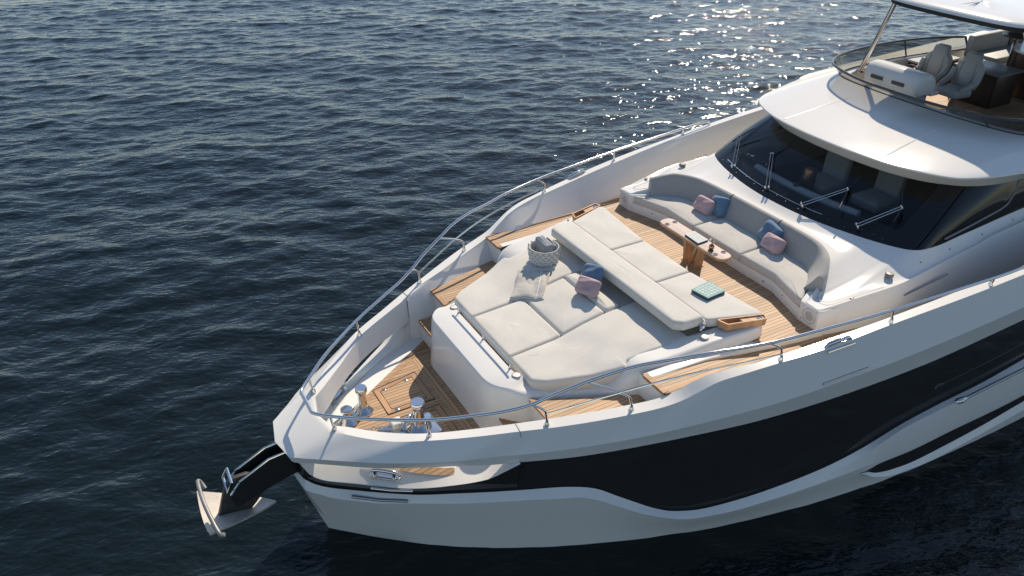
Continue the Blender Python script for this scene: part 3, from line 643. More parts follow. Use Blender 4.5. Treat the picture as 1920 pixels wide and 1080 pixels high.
# ------------------------------------------------------------------ bow arm and anchor
ba = thing_part('bow_arm', Y)
for sg in (-1, 1):
    m = MB(); o = [(.55, 1.62), (.30, 1.72), (.10, 1.70), (-.30, 1.50), (-.46, 1.30), (-.40, 1.10), (-.05, 1.22), (.30, 1.32), (.55, 1.36)]
    v = [(x, sg*.105, z) for x, z in o]+[(x, sg*.125, z) for x, z in o]; n = len(o)
    m.put(v, [tuple(range(n)), tuple(range(n, 2*n))]+[(i, (i+1) % n, n+(i+1) % n, n+i) for i in range(n)]); m.build('cheek_plate', 'black', ba, smooth=False)
    m = MB(); m.tube([(x, sg*.115, z+.012) for x, z in ((.42, 1.69), (.30, 1.725), (.10, 1.705), (-.30, 1.505), (-.44, 1.33))], .018, 8); m.build('edge_strip', 'chrome', ba)
m = MB(); m.box((-.40, -.10, 1.30), (.5, .10, 1.34), Matrix.Rotation(R(-18), 3, 'Y'), (.05, 0, 1.32)); m.build('arm_floor', 'black', ba)
m = MB(); m.tube([(-.40, -.15, 1.56), (-.47, -.15, 1.44), (-.47, .15, 1.44), (-.40, .15, 1.56)], .02, 8, closed=True); m.build('guide_frame', 'chrome', ba)
m = MB(); m.lathe([(.06, -.11), (.03, -.03), (.03, .03), (.06, .11)], (0, 0, 0), 16); ob = m.build('roller', 'rubber', ba); place(ob, (-.34, 0, 1.40), (math.pi/2, 0, 0))
an = thing('anchor', 'weathered steel plough anchor with roll bar hanging at the bow', 'anchor', (-.4, 0, 1.0))
def AV(p): return (p[0]+.4, p[1], p[2]-1.0)
m = MB(); o = [(-.20, 1.52), (-.42, 1.52), (-.50, 1.40), (-.60, 1.10), (-.68, .88), (-.58, .80), (-.42, .78), (-.28, .86), (-.14, 1.0), (.04, 1.22), (.15, 1.34), (.15, 1.46)]
n = len(o); m.put([AV((x, -.035, z)) for x, z in o]+[AV((x, .035, z)) for x, z in o], [tuple(range(n)), tuple(range(n, 2*n))]+[(i, (i+1) % n, n+(i+1) % n, n+i) for i in range(n)]); bevel(m.build('shank', 'shank', an), .008)
m = MB()
tip = (.10, 0, .82); rows = []
for t in np.linspace(0, 1, 9):
    hw = .42*(t**.8); xx = tip[0]+(-.94)*t; r_ = []
    for s in np.linspace(-1, 1, 11):
        r_.append(AV((xx+.03*abs(s)**2*t, s*hw, (.86+.16*t+.10*abs(s)**1.4*t))))
    rows.append(r_)
m.loft(rows); m.loft([[(p[0], p[1], p[2]-.03) for p in r_] for r_ in rows]); m.loft([rows[-1], [(p[0], p[1], p[2]-.03) for p in rows[-1]]])
m.loft([[r_[0] for r_ in rows], [(r_[0][0], r_[0][1], r_[0][2]-.03) for r_ in rows]]); m.loft([[r_[-1] for r_ in rows], [(r_[-1][0], r_[-1][1], r_[-1][2]-.03) for r_ in rows]])
m.build('fluke', 'anchorwhite', an)
m = MB(); m.tube(smooth([AV(p) for p in ((-.66, -.44, 1.06), (-.68, -.53, 1.12), (-.72, -.46, 1.19), (-.77, 0, 1.235), (-.77, .44, 1.22), (-.74, .53, 1.16), (-.70, .44, 1.09))], 6), .028, 12); m.build('roll_bar', 'anchorbar', an)

# ------------------------------------------------------------------ superstructure
A_ = [(8.47,0,3.235),(8.47,.35,3.235),(8.465,.7,3.235),(8.43,1.1,3.23),(8.34,1.45,3.21),(8.2,1.66,3.18),(7.95,1.83,3.10),(7.68,1.95,3.03),(7.5,2.02,2.99),(7.38,2.06,2.965),(7.37,2.18,2.96),(7.385,2.30,2.96),(7.6,2.345,2.98),(8.07,2.42,3.03),(8.72,2.50,3.08),(9.3,2.47,3.10),(9.87,2.44,3.14),(10.55,2.43,3.205),(11.7,2.43,3.34),(X1,2.5,3.75)]
C_ = [(8.80,0,3.3),(8.81,.33,3.3),(8.845,.66,3.3),(8.91,1.0,3.3),(9.0,1.33,3.3),(9.08,1.58,3.3),(9.15,1.76,3.3),(9.21,1.90,3.3),(9.26,1.99,3.3),(9.29,2.04,3.3),(9.31,2.075,3.3),(9.33,2.1,3.3),(9.36,2.13,3.3),(9.42,2.175,3.3),(9.56,2.23,3.3),(9.9,2.26,3.31),(10.3,2.26,3.345),(10.9,2.26,3.385),(12,2.26,3.46),(X1,2.26,3.8)]
A2 = smooth(A_, 5); C2 = smooth(C_, 5)
rows = []
for s in np.linspace(0, 1, 9):
    zz = s**1.7
    rows.append([(a[0]*(1-s)+c[0]*s, a[1]*(1-s)+c[1]*s, a[2]*(1-zz)+c[2]*zz-(.02*math.sin(math.pi*s))) for a, c in zip(A2, C2)])
mb = MB(); k9 = 9*5
wall = [(p[0]+(.0), p[1]*1.0+(.02 if i > k9+8 else 0), 2.40) for i, p in enumerate(A2)]
for i, p in enumerate(A2):
    if i > k9+20: wall[i] = (p[0], p[1]+.03, 2.38)
edge = [(p[0]-(.012 if i <= k9+8 else 0), p[1]+(.012 if i > k9+8 else 0), p[2]-.02) for i, p in enumerate(A2)]
mb.loft([wall, edge]+rows).mirror(); mb.build('coachroof', 'gel', Y, angle=40)
# hatch lines and small drains on the shoulders
for sg in (-1, 1):
    mb = MB(); mb.tube(smooth([(7.72, sg*2.0, 3.015), (7.55, sg*2.10, 2.99), (7.62, sg*2.26, 2.995), (8.1, sg*2.33, 3.045), (8.55, sg*2.40, 3.09)], 5), .0035, 6); mb.build('locker_seam', 'grey', Y)
    sp = MB(); sp.lathe([(.118, 0), (.118, .008), (.108, .012), (.10, .006), (.0001, .01)], (0, 0, 0), 32); ob = sp.build('speaker', 'speaker', Y); place(ob, (7.352, sg*2.185, 2.80), (0, -math.pi/2, 0))
    for yy, zz in ((2.06, 2.91), (2.06, 2.70), (2.29, 2.91)):
        m = MB(); m.lathe([(.009, 0), (.009, .006), (.0001, .008)], (0, 0, 0), 10); ob = m.build('screw_cap', 'grey', Y); place(ob, (7.35, sg*yy, zz), (0, -math.pi/2, 0))
    m = MB(); m.tube([(8.9, sg*2.53, 2.86), (9.9, sg*2.505, 2.92)], .012, 8); m.build('side_slot', 'chrome_d', Y)
    for xx in (9.35, 10.0, 10.75, 11.5):
        m = MB(); m.lathe([(.013, 0), (.013, .01), (.0001, .012)], (0, 0, 0), 10); ob = m.build('drain_eye', 'grey', Y)
        zc = float(np.interp(xx, [9.3, 10.55, 11.7], [3.2, 3.29, 3.4])); place(ob, (xx, sg*2.355, zc), (-sg*R(60), 0, 0))
# sofa plinth with its end boxes
def sofa_plinth():
    f = [(7.56,0),(7.56,.6),(7.57,1.28),(7.45,1.68),(7.36,1.99),(7.345,2.03),(7.345,2.335),(7.9,2.40),(8.5,2.2),(8.5,0)]
    z1 = [2.80,2.80,2.80,2.82,2.83,2.955,2.955,2.9,2.8,2.8]
    mb = MB(); n = len(f); mb.prism(f[:5]+[(7.62, 1.80), (8.4, 1.5), (8.4, 0)], 2.62, 2.815)
    mb.prism([(7.345, 1.995), (7.345, 2.335), (7.42, 2.36), (8.0, 2.40), (8.2, 1.9), (7.62, 1.86)], 2.60, 2.952)
    mb.mirror(); return mb.build('sofa_plinth', 'gel', Y)
bevel(sofa_plinth(), .012)
for sg in (-1, 1):
    for xx, yy, zz in ((7.5, 1.55, 2.75), (7.55, 1.1, 2.74)):
        m = MB(); m.lathe([(.013, 0), (.013, .008), (.0001, .01)], (0, 0, 0), 10); ob = m.build('courtesy_light', 'grey', Y); place(ob, (xx-.005, sg*yy, zz), (0, -math.pi/2, 0))
# --- windscreen
T_ = [(9.97,0),(9.98,.31),(10.01,.62),(10.07,.94),(10.17,1.27),(10.28,1.5),(10.37,1.66),(10.43,1.75),(10.47,1.80),(10.5,1.83),(10.53,1.86),(10.56,1.885),(10.6,1.91),(10.68,1.95),(10.83,2.0),(11.1,2.06),(11.4,2.1),(11.8,2.12),(12.6,2.15),(X1,2.25)]
T2 = smooth([(x, y, 4.08) for x, y in T_], 5)
def gl(i, v): 
    c, t = np.array(C2[i]), np.array(T2[i]); p = c*(1-v)+t*v
    return (p[0]-.05*math.sin(math.pi*v), p[1]+(.03*math.sin(math.pi*v) if i > 30 else 0), p[2])
ng = len(C2); iw = 33      # the clear pane ends here, the black pillar starts
def both_i(f, i0, i1): 
    h = [f(i) for i in range(i0, i1+1)]; return h if i0 > 0 else mir(h[::-1])+h[1:]
ws = thing_part('windscreen', Y)
mb = MB(); mb.loft([both_i(lambda i: gl(i, v), 0, iw) for v in np.linspace(0, .24, 5)]); mb.build('black_border', 'frit', ws)
mb = MB(); mb.loft([both_i(lambda i: gl(i, v), 0, iw) for v in np.linspace(.24, 1, 9)]); mb.build('clear_pane', 'glass', ws)
for sg in (1, -1):
    f = lambda i, v: (gl(i, v)[0], sg*gl(i, v)[1], gl(i, v)[2])
    mb = MB(); mb.loft([[f(i, v) for i in range(iw, 66)] for v in np.linspace(0, 1, 9)]); mb.build('corner_pillar', 'frit', ws)
    sw = thing_part('side_window', Y)
    mb = MB(); mb.loft([[f(i, v) for i in range(66, ng)] for v in np.linspace(0, 1, 7)]); mb.build('dark_pane', 'frit', sw)
    def on_side(x, z, off=.012):
        v = (z-3.36)/(4.08-3.36); y = 2.26*(1-v)+2.11*v+.03*math.sin(math.pi*v); return (x, sg*(y+off), z)
    fr = [on_side(9.95, 3.40), on_side(10.5, 3.47), on_side(11.25, 3.58), on_side(11.4, 3.63), on_side(11.55, 3.78), on_side(11.72, 4.05)]
    mb = MB(); mb.tube(fr, .018, 8); mb.build('window_frame', 'grey', sw)
# thin white line of the wiper rail
mb = MB(); mb.tube([tuple(np.array(gl(abs(i), .115))*np.array([1, (1 if i >= 0 else -1), 1])+np.array([-.006, 0, .004])) for i in range(-12, 28)], .006, 6); mb.build('wash_pipe', 'chrome', ws)
# studs along the black border
for i in (-30, -26, -22, -18, -14, -10, -6, -2, 2, 6, 10, 14, 18, 22, 26, 30):
    p = gl(abs(i), .06+.02*(i % 3)); m = MB(); m.lathe([(.008, 0), (.008, .005), (.0001, .007)], (p[0]-.005, p[1]*(1 if i > 0 else -1), p[2]+.003), 10); m.build('washer_nozzle', 'grey', ws)
def wiper(base, tip, bl0, bl1):
    w_ = thing_part('wiper', Y)
    b, t = Vector(base), Vector(tip); ax = (t-b).normalized(); sd = ax.cross(Vector((-.55, 0, .83))).normalized()
    nrm = Vector((-.55, 0, .83))
    for s in (-1, 1):
        m = MB(); m.tube([b+sd*.028*s+nrm*.03, t+sd*.022*s+nrm*.035], .0075, 8); m.build('arm', 'chrome_d', w_)
        m = MB(); m.lathe([(.02, -.02), (.02, .03), (.012, .045), (.0001, .05)], (0, 0, 0), 12); o = m.build('pivot', 'chrome', w_); o.location = b+sd*.03*s+nrm*.01; o.rotation_euler = nrm.to_track_quat('Z', 'Y').to_euler()
    m = MB(); m.tube([t-sd*.035+nrm*.035, t+sd*.035+nrm*.035], .016, 8); m.build('link', 'chrome_d', w_)
    m = MB(); m.tube([Vector(bl0)+nrm*.015, t+nrm*.02, Vector(bl1)+nrm*.015], .012, 6); m.build('blade', 'rubber', w_)
wiper((9.05,1.30,3.42),(9.60,1.80,3.70),(9.75,1.62,3.90),(9.50,1.86,3.60)); wiper((8.90,.33,3.42),(9.45,.84,3.73),(9.68,.80,3.92),(9.20,.72,3.60))
wiper((8.90,-.44,3.42),(9.42,-.83,3.73),(9.84,-.68,3.82),(9.05,-1.02,3.58)); wiper((9.08,-1.38,3.42),(9.55,-1.72,3.76),(9.86,-1.45,3.82),(9.38,-1.75,3.58))
# --- cabin interior seen through the screen
dc = [q for q in C2 if q[0] < 9.45]
dd = both([(q[0]+.10, max(0, q[1]-.10), 3.26) for q in dc]); mb = MB(); mb.loft([[(q[0], q[1], 3.2) for q in dd], dd, [(9.62+.0*abs(q[1]), q[1]*.98, 3.31) for q in dd], [(9.72, q[1]*.98, 2.8) for q in dd]])
mb.build('dashboard', 'dark', Y)
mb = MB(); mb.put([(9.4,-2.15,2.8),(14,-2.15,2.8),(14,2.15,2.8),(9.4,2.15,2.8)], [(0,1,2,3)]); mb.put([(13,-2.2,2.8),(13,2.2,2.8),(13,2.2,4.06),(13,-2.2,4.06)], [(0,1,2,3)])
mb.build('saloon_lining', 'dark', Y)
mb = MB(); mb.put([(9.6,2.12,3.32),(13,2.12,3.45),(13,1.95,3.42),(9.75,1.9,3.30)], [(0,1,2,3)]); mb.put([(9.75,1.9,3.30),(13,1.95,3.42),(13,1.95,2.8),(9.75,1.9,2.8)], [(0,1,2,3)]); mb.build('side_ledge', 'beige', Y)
mb = MB(); mb.lathe([(.42, 0), (.42, .03), (.38, .05), (.36, .05), (.36, .03), (.0001, .03)], (10.15, 1.55, 3.30), 36); mb.build('chart_table', 'dark', Y)
mb = MB(); mb.tube(smooth([(9.32,1.02,3.45),(9.24,.5,3.46),(9.22,-.1,3.46),(9.27,-.7,3.46),(9.36,-1.15,3.45)], 6), .075, 14); mb.build('dash_pod', 'dash', Y)
mb = MB(); mb.lathe([(.06, 0), (.06, .03), (.045, .05), (.0001, .06)], (9.23, 0.02, 3.52), 20); mb.build('compass', 'black', Y)
def saloon_chair(x, y, lab):
    c = thing('saloon_chair', lab, 'chair', (x, y, 2.8), 0, 'helm chairs behind the windscreen')
    m = cushion_mesh([(-.28,-.27),(.28,-.27),(.28,.27),(-.28,.27)], lambda a, b: .62, .16, .08, .05, .03); m.build('seat', 'leather', c)
    m = MB(); prof = [(-.26,-.62),(-.24,-.3),(-.25,0),(-.2,.25),(-.1,.36),(.1,.36),(.2,.25),(.25,0),(.24,-.3),(.26,-.62)]
    v = []; 
    for xx, sh in ((.0, .94), (.03, 1), (.10, 1), (.14, .9)): v.append([(.22+xx+.1*(zz+.6), yy*sh, .95+zz*sh*.95) for yy, zz in prof])
    m.loft(v, closed=True, cap0=True, cap1=True); m.build('backrest', 'leather', c)
    m = MB(); m.lathe([(.16, 0), (.16, .03), (.05, .06), (.05, .46)], (0, 0, 0), 16); m.build('pedestal', 'chrome', c)
    return c
saloon_chair(10.0, .15, 'pale helm chair behind the middle of the windscreen, beside the wooden panel'); saloon_chair(10.25, -.75, 'pale helm chair behind the windscreen on the side nearer the camera')
mb = MB(); mb.tube(smooth([(9.62,.15,3.35),(9.62,.13,3.55),(9.64,.12,3.72)],4), [.13]*4+[.12]*4+[.05], 16); ob = mb.build('tan_headrest', 'brass', Y)

# --- roof and visor
F_ = [(9.87,0,4.0),(9.885,.45,4.0),(9.97,1.02,4.0),(10.14,1.48,4.0),(10.42,1.86,4.0),(10.72,2.04,4.0),(11.12,2.16,4.0),(11.8,2.26,4.02),(13,2.45,4.05),(X1,2.6,4.2)]
U_ = [(9.63,0,4.25),(9.645,.48,4.25),(9.72,1.08,4.25),(9.87,1.56,4.25),(10.12,1.98,4.25),(10.42,2.18,4.255),(10.85,2.32,4.26),(11.6,2.5,4.28),(12.7,2.72,4.30),(X1,2.85,4.42)]
G_ = [(11.78,0,4.5),(11.785,.4,4.5),(11.81,.9,4.5),(11.87,1.45,4.5),(11.99,1.79,4.5),(12.2,1.95,4.5),(12.6,2.04,4.5),(13.2,2.09,4.5),(14.2,2.09,4.5),(X1,1.95,4.5)]
F2, U2, G2 = (smooth(q, 8) for q in (F_, U_, G_))
rows = [[(p[0]+.25, p[1]-.12 if p[1] > .3 else p[1]*.6, p[2]+.06) for p in F2], F2, [(p[0]*.5+q[0]*.5-.004, p[1]*.5+q[1]*.5, p[2]*.5+q[2]*.5) for p, q in zip(F2, U2)], [(q[0]-.002, q[1]+.002, q[2]-.02) for q in U2], [(q[0]+.004, q[1]-.003, q[2]) for q in U2]]
for s in (.03, .12, .25, .45, .65, .85, 1.0):
    rows.append([(u[0]*(1-s)+g[0]*s, u[1]*(1-s)+g[1]*s, u[2]*(1-(1-(1-s)**1.35))+g[2]*(1-(1-s)**1.35)+.004) for u, g in zip(U2, G2)])
mb = MB(); mb.loft(rows).mirror(); mb.build('visor_roof', 'gel', Y, angle=28)
mb = MB(); mb.loft([[(p[0]+.04, -max(0, p[1]-.03), 4.085) for p in T2 if p[0] < 11.9], [(p[0]+.04, max(0, p[1]-.03), 4.085) for p in T2 if p[0] < 11.9]]); mb.build('headlining', 'beige', Y)
mb = MB(); mb.loft([[(p[0]+.03, p[1], 4.03) for p in both(F2)], [(p[0]+.14, p[1]*.96, 4.05) for p in both(F2)]]); mb.build('visor_seal', 'black', Y)
iu = min(range(len(U2)), key=lambda i: abs(U2[i][1]-1.0))
def roof_at(i, q): return (U2[i][0]*(1-q)+G2[i][0]*q, U2[i][1]*(1-q)+G2[i][1]*q, U2[i][2]*(1-q)**1.35+G2[i][2]*(1-(1-q)**1.35)+.004)
for sg in (-1, 1):
    pts = [roof_at(iu, q) for q in np.linspace(.03, .7, 12)]
    mb = MB(); mb.loft([[(p[0], sg*(p[1]-.02), p[2]-.004) for p in pts], [(p[0], sg*(p[1]-.006), p[2]+.007) for p in pts], [(p[0], sg*(p[1]+.006), p[2]+.007) for p in pts], [(p[0], sg*(p[1]+.02), p[2]-.004) for p in pts]]); mb.build('roof_moulding', 'gel', Y)
# --- flybridge
RR = [(11.2,0,4.8),(11.215,.5,4.8),(11.29,.98,4.8),(11.48,1.50,4.8),(11.72,1.82,4.8),(12.2,2.07,4.8),(13.0,2.20,4.8),(14,2.22,4.8),(15.0,2.08,4.79),(15.75,1.86,4.77)]
RR2 = smooth(RR, 8); gi = smooth([(11.78,0,4.505),(11.785,.4,4.505),(11.81,.9,4.505),(11.87,1.45,4.505),(11.99,1.79,4.505),(12.3,1.98,4.505),(13.05,2.08,4.505),(14,2.09,4.505),(15.0,2.0,4.505),(15.85,1.82,4.505)], 8)
fw_ = thing_part('flybridge_screen', Y)
mb = MB(); mb.loft([both(gi), both(RR2)]); mb.build('smoked_pane', 'flyglass', fw_)
pth = both(RR2); mb = MB(); mb.tube([(15.9,-1.83,4.52)]+pth+[(15.9,1.83,4.52)], .024, 10); mb.build('screen_rail', 'darkrail', fw_)
mb = MB(); mb.tube(both(gi), .012, 8); mb.build('screen_gasket', 'rubber', fw_)
for k, kk_ in ((34, 1), (34, -1), (58, 1), (58, -1)):
    a, b = gi[k], RR2[k]; mb = MB(); mb.tube([(a[0], kk_*a[1], a[2]), (b[0], kk_*b[1], b[2])], .016, 8); mb.build('screen_post', 'darkrail', fw_)
a, b = gi[22], RR2[22]
for kk_ in (-1,): 
    mb = MB(); mb.tube([(a[0], kk_*a[1], a[2]), (b[0], kk_*b[1], b[2])], .016, 8); mb.build('screen_post', 'darkrail', fw_)
ins_ = [(p[0]+.14, max(0, p[1]-.12), p[2]) for p in smooth(G_, 8)]
mb = MB(); mb.loft([smooth(G_, 8), ins_, [(p[0]+.04, max(0, p[1]-.03), 4.0) for p in ins_]]).mirror(); mb.build('flybridge_coaming', 'gel', Y, angle=40)
mb = MB(); mb.loft([[(p[0], -p[1], 4.002) for p in ins_], [(p[0], p[1], 4.002) for p in ins_]]); mb.build('flybridge_deck', 'teak', Y)
# helm console
mb = MB(); prof = [(12.30,4.42),(12.27,4.6),(12.30,4.74),(12.38,4.81),(12.52,4.83),(12.68,4.80),(12.80,4.70),(12.86,4.55),(12.84,4.42)]
ys = [.34,.36,.40,.47,1.40,1.47,1.52,1.54]; sc = [.72,.88,.96,1,1,.96,.88,.72]
cz = 4.6; cx = 12.56
rows = [[(cx+(p[0]-cx)*s, y, cz+(p[1]-cz)*s) for p in prof] for y, s in zip(ys, sc)]
mb.loft(rows, closed=True, cap0=True, cap1=True)
hc = thing_part('helm_console', Y); mb.build('pod', 'gel', hc, angle=50)
mb = MB(); mb.box((12.34, .46, 4.0), (12.78, 1.44, 4.45)); mb.build('pedestal', 'dash', hc)
for y in (.62, 1.08):
    mb = MB(); mb.box((12.255, y, 4.56), (12.30, y+.26, 4.62)); mb.build('air_vent', 'dark', hc)
mb = MB(); mb.box((12.75, .36, 4.38), (12.98, .52, 4.45)); bevel(mb.build('throttle_pod', 'gel', hc), .02)
mb = MB(); mb.tube([(12.87+.17*math.cos(q)*.4, 1.0+.17*math.sin(q), 4.62+.17*math.cos(q)*.9) for q in np.linspace(0, 2*math.pi, 24, endpoint=False)], .014, 8, closed=True); mb.build('steering_wheel', 'black', hc)
def helm_chair(x, y, lab):
    c = thing('helm_chair', lab, 'chair', (x, y, 4.0), 0, 'grey helm chairs on the flybridge')
    m = cushion_mesh([(-.30,-.24),(.20,-.24),(.20,.24),(-.30,.24)], lambda a, b: .50-.05*a, .14, .09, .06, .02); m.build('seat', 'leather', c)
    def back(yy, zz, xx): return (.18+xx+.16*zz, yy, .46+zz)
    prof = [(-.22,0),(-.26,.12),(-.27,.28),(-.24,.42),(-.15,.50),(-.14,.60),(-.11,.63),(.11,.63),(.14,.60),(.15,.50),(.24,.42),(.27,.28),(.26,.12),(.22,0)]
    rows = [[back(yy*s, .31+(zz-.31)*s, xx) for yy, zz in prof] for xx, s in ((-.02, .9), (.0, .97), (.05, 1), (.10, .97), (.13, .86))]
    m = MB(); m.loft(rows, closed=True, cap0=True, cap1=True); m.build('backrest', 'leather', c, angle=60)
    for s in (-1, 1):
        m = MB(); m.tube([(-.2, s*.22, .50), (0, s*.25, .55), (.16, s*.255, .62), (.22, s*.25, .78)], [.035, .055, .06, .05], 10); m.build('side_bolster', 'leather', c)
        m = MB(); m.tube([(.155+.0, s*.13, .52), (.20, s*.145, .72), (.225, s*.13, .9)], .006, 6); m.build('seam', 'grey', c)
    m = MB(); m.lathe([(.15, 0), (.15, .03), (.05, .05), (.05, .38)], (0, 0, 0), 18); m.build('pedestal', 'chrome', c)
helm_chair(13.32, .95, 'grey leather helm chair on the flybridge, farther of the two'); helm_chair(13.32, .29, 'grey leather helm chair on the flybridge beside the dark cabinet')
# flybridge furniture
c = thing('wet_bar', 'dark cabinet with grey worktop behind the helm chairs', 'cabinet', (14.5, .3, 4.0))
m = MB(); m.box((-.32, -.25, 0), (.35, .62, .62)); bevel(m.build('carcass', 'walnut', c), .01); m = MB(); m.box((-.36, -.30, .62), (.40, .66, .66)); bevel(m.build('worktop', 'grey', c), .008)
m = MB(); m.box((-.345, -.22, .05), (-.322, .56, .58)); m.build('door', 'black', c)
c = thing('bar_counter', 'curved dark brown bar counter with white top at right edge', 'bar', (15.7, .0, 4.0))
o = [(.55*math.cos(q), .75*math.sin(q)) for q in np.linspace(math.pi/2, 3*math.pi/2, 20)]; o2 = [(x*.6+.1, y*.75) for x, y in o[::-1]]
m = MB(); m.prism(o+o2, 0, .86); m.build('front', 'walnut', c); m = MB(); m.prism([(x*1.05, y*1.05) for x, y in o]+o2, .86, .90); m.build('countertop', 'gel', c)
m = MB(); m.prism([(x*1.02, y*1.02) for x, y in o]+[(x*.97, y*.97) for x, y in o[::-1]], .01, .05); m.build('kick_strip', 'chrome', c)
c = thing('pedestal_table', 'small round table on a flared pedestal above the bar counter', 'table', (15.25, .55, 4.0))
m = MB(); m.lathe([(.24, 1.13), (.25, 1.15), (.24, 1.17), (.0001, 1.17)], (0, 0, 0), 28); m.build('top', 'walnut', c)
m = MB(); m.lathe([(.16, 1.17), (.16, 1.20), (.14, 1.21), (.0001, 1.21)], (0, 0, 0), 24); m.build('tray', 'black', c)
m = MB(); m.lathe([(.12, .02), (.05, .12), (.03, .4), (.03, .95), (.05, 1.06), (.1, 1.13)], (0, 0, 0), 18); m.build('column', 'chrome', c)
c = thing('side_cabinet', 'low cabinet with white top and dark front at the flybridge side', 'cabinet', (14.6, 1.72, 4.0))
m = MB(); m.box((-.45, -.22, 0), (.55, .20, .46)); m.build('carcass', 'walnut', c); m = MB(); m.box((-.48, -.25, .46), (.58, .22, .50)); bevel(m.build('worktop', 'gel', c), .01)
c = thing('flybridge_settee', 'white settee along the far side of the flybridge', 'settee', (16.2, 1.3, 4.0))
m = MB(); m.box((-.55, -.3, 0), (1.2, .42, .40)); bevel(m.build('base', 'gel', c), .02); m = MB(); m.box((-.52, -.28, .40), (1.2, .30, .52)); bevel(m.build('seat_cushion', 'leather', c), .04, 3); m = MB(); m.box((-.55, .28, .40), (1.2, .45, .85)); bevel(m.build('backrest', 'leather', c), .05, 3)
# hardtop on struts
ht = thing_part('hardtop', Y)
H_ = [(12.02,0),(12.03,.45),(12.06,.85),(12.12,1.08),(12.25,1.25),(12.5,1.36),(13.2,1.5),(14.5,1.6),(X1,1.65)]
H2 = smooth([(x, y, 5.93) for x, y in H_], 6)
up = lambda dx, z, dyy=0: [(p[0]+dx, max(0, p[1]+(dyy if p[1] > .3 else dyy*p[1]/.3)), z) for p in H2]
mb = MB(); mb.loft([up(.25, 5.95, -.2), up(.02, 5.93, -.01), up(-.02, 5.945, .02), up(-.03, 5.99, .03), up(-.02, 6.005, .02)]).mirror(); mb.build('fascia', 'black', ht, angle=50)
mb = MB(); mb.loft([up(-.02, 6.0, .02), up(-.01, 6.035, .01), up(.06, 6.07, -.05), up(.3, 6.10, -.25), up(.8, 6.12, -.7), [(p[0]+.8, 0, 6.13) for p in H2]]).mirror(); mb.build('top_skin', 'gel', ht, angle=50)
mb = MB(); mb.loft([[(p[0]+.25, -max(0, p[1]-.2), 5.955) for p in H2], [(p[0]+.25, max(0, p[1]-.2), 5.955) for p in H2]]); mb.build('underside', 'dark', ht)
for sg in (-1, 1):
    mb = MB(); mb.tube([(12.55, sg*1.82, 4.48), (12.25, sg*1.19, 5.95)], .042, 14); mb.lathe([(.08, 0), (.08, .02), (.05, .05)], (12.55, sg*1.82, 4.49), 16); mb.build('strut', 'chrome', ht)
    mb = MB(); mb.prism([(16.9, sg*1.55), (17.4, sg*1.55), (17.5, sg*1.75), (17.0, sg*1.75)], 4.0, 5.95); mb.build('rear_pillar', 'dark', ht)
mb = MB(); mb.box((13.6, .45, 6.10), (14.0, .95, 6.32)); bevel(mb.build('radar_base', 'brass', ht), .05, 3)

# ------------------------------------------------------------------ sunpad
def zp(x, y): return float(np.interp(x, [3.3, 3.45, 4.15, 4.6, 5.0, 5.6], [2.455, 2.468, 2.515, 2.625, 2.695, 2.73]))
sp = thing('sun_pad', 'large pale grey sunpad on the foredeck with backrest bolster across it', 'sunpad', (4.4, 0, 2.4))
def part(mb, name, mat, root, **k):
    l = root.location; mb.v = [(v[0]-l[0], v[1]-l[1], v[2]-l[2]) for v in mb.v]; return mb.build(name, mat, root, **k)
for sg in (1, -1):
    s = lambda P: [(p[0], sg*p[1]) for p in P]
    part(cushion_mesh(s([(3.40,.568),(3.40,1.16),(3.55,1.29),(4.0,1.47),(4.56,1.69),(4.62,1.60),(5.2,1.66),(5.62,1.70),(5.62,.568)]), zp, .23, [.03,.09,.2,.5,.05,.05,.5,.05,.05], .05, .015, wob=.005), 'pad_cushion', 'pad', sp, angle=70)
part(cushion_mesh([(3.40,-.56),(4.262,-.56),(4.262,.56),(3.40,.56)], zp, .17, [.03,.06,.06,.03], .05, .015, wob=.005), 'pad_cushion', 'pad', sp, angle=70)
part(cushion_mesh([(4.27,-.56),(5.0,-.56),(5.0,.56),(4.27,.56)], zp, .17, .05, .05, .012, wob=.005), 'pad_cushion', 'pad', sp, angle=70)
part(cushion_mesh([(5.0,-.56),(5.28,-.56),(5.28,.56),(5.0,.56)], lambda x, y: zp(x, y)+.028-.12*max(0, x-5.12), .17, .07, .06, .02, wob=.003), 'headrest_cushion', 'pad', sp, angle=70)
part(MB().prism([(5.3,-.56),(5.7,-.56),(5.7,.56),(5.3,.56)], 2.5, 2.655), 'pad_base', 'sofa', sp)
part(cushion_mesh([(5.385,-1.56),(5.385,1.56),(5.50,1.66),(5.85,1.68),(5.85,-1.68),(5.50,-1.66)], lambda x, y: 2.985, .145, [.08,.08,.12,.05,.05,.12], .055, .008, wob=.003), 'backrest_bolster', 'pad', sp, angle=70)
for sg in (1, -1):
    m = MB(); m.lathe([(.05, -.02), (.05, .02), (.03, .04), (.0001, .045)], (5.80, sg*1.695, 2.86), 18); m.tube([(5.80, sg*1.70, 2.86), (5.83, sg*1.71, 2.93), (5.80, sg*1.69, 2.97)], .018, 8); m.tube([(5.76, sg*1.71, 2.80), (5.84, sg*1.70, 2.90)], .022, 8)
    part(m, 'hinge', 'chrome', sp)
be = thing('bench_seat', 'pale grey backless bench behind the sunpad bolster, facing the table', 'bench', (6.2, 0, 2.8))
zb = lambda x, y: 2.935
part(cushion_mesh([(5.87,-.56),(6.545,-.56),(6.545,.56),(5.87,.56)], zb, .14, .05, .045, .012), 'seat_cushion', 'pad', be, angle=70)
for sg in (1, -1):
    part(cushion_mesh([(5.87,sg*.568),(6.545,sg*.568),(6.69,sg*1.92),(6.60,sg*1.955),(5.98,sg*1.735),(5.87,sg*1.69)], zb, .14, [.05,.05,.04,.05,.05,.06], .045, .012), 'seat_cushion', 'pad', be, angle=70)
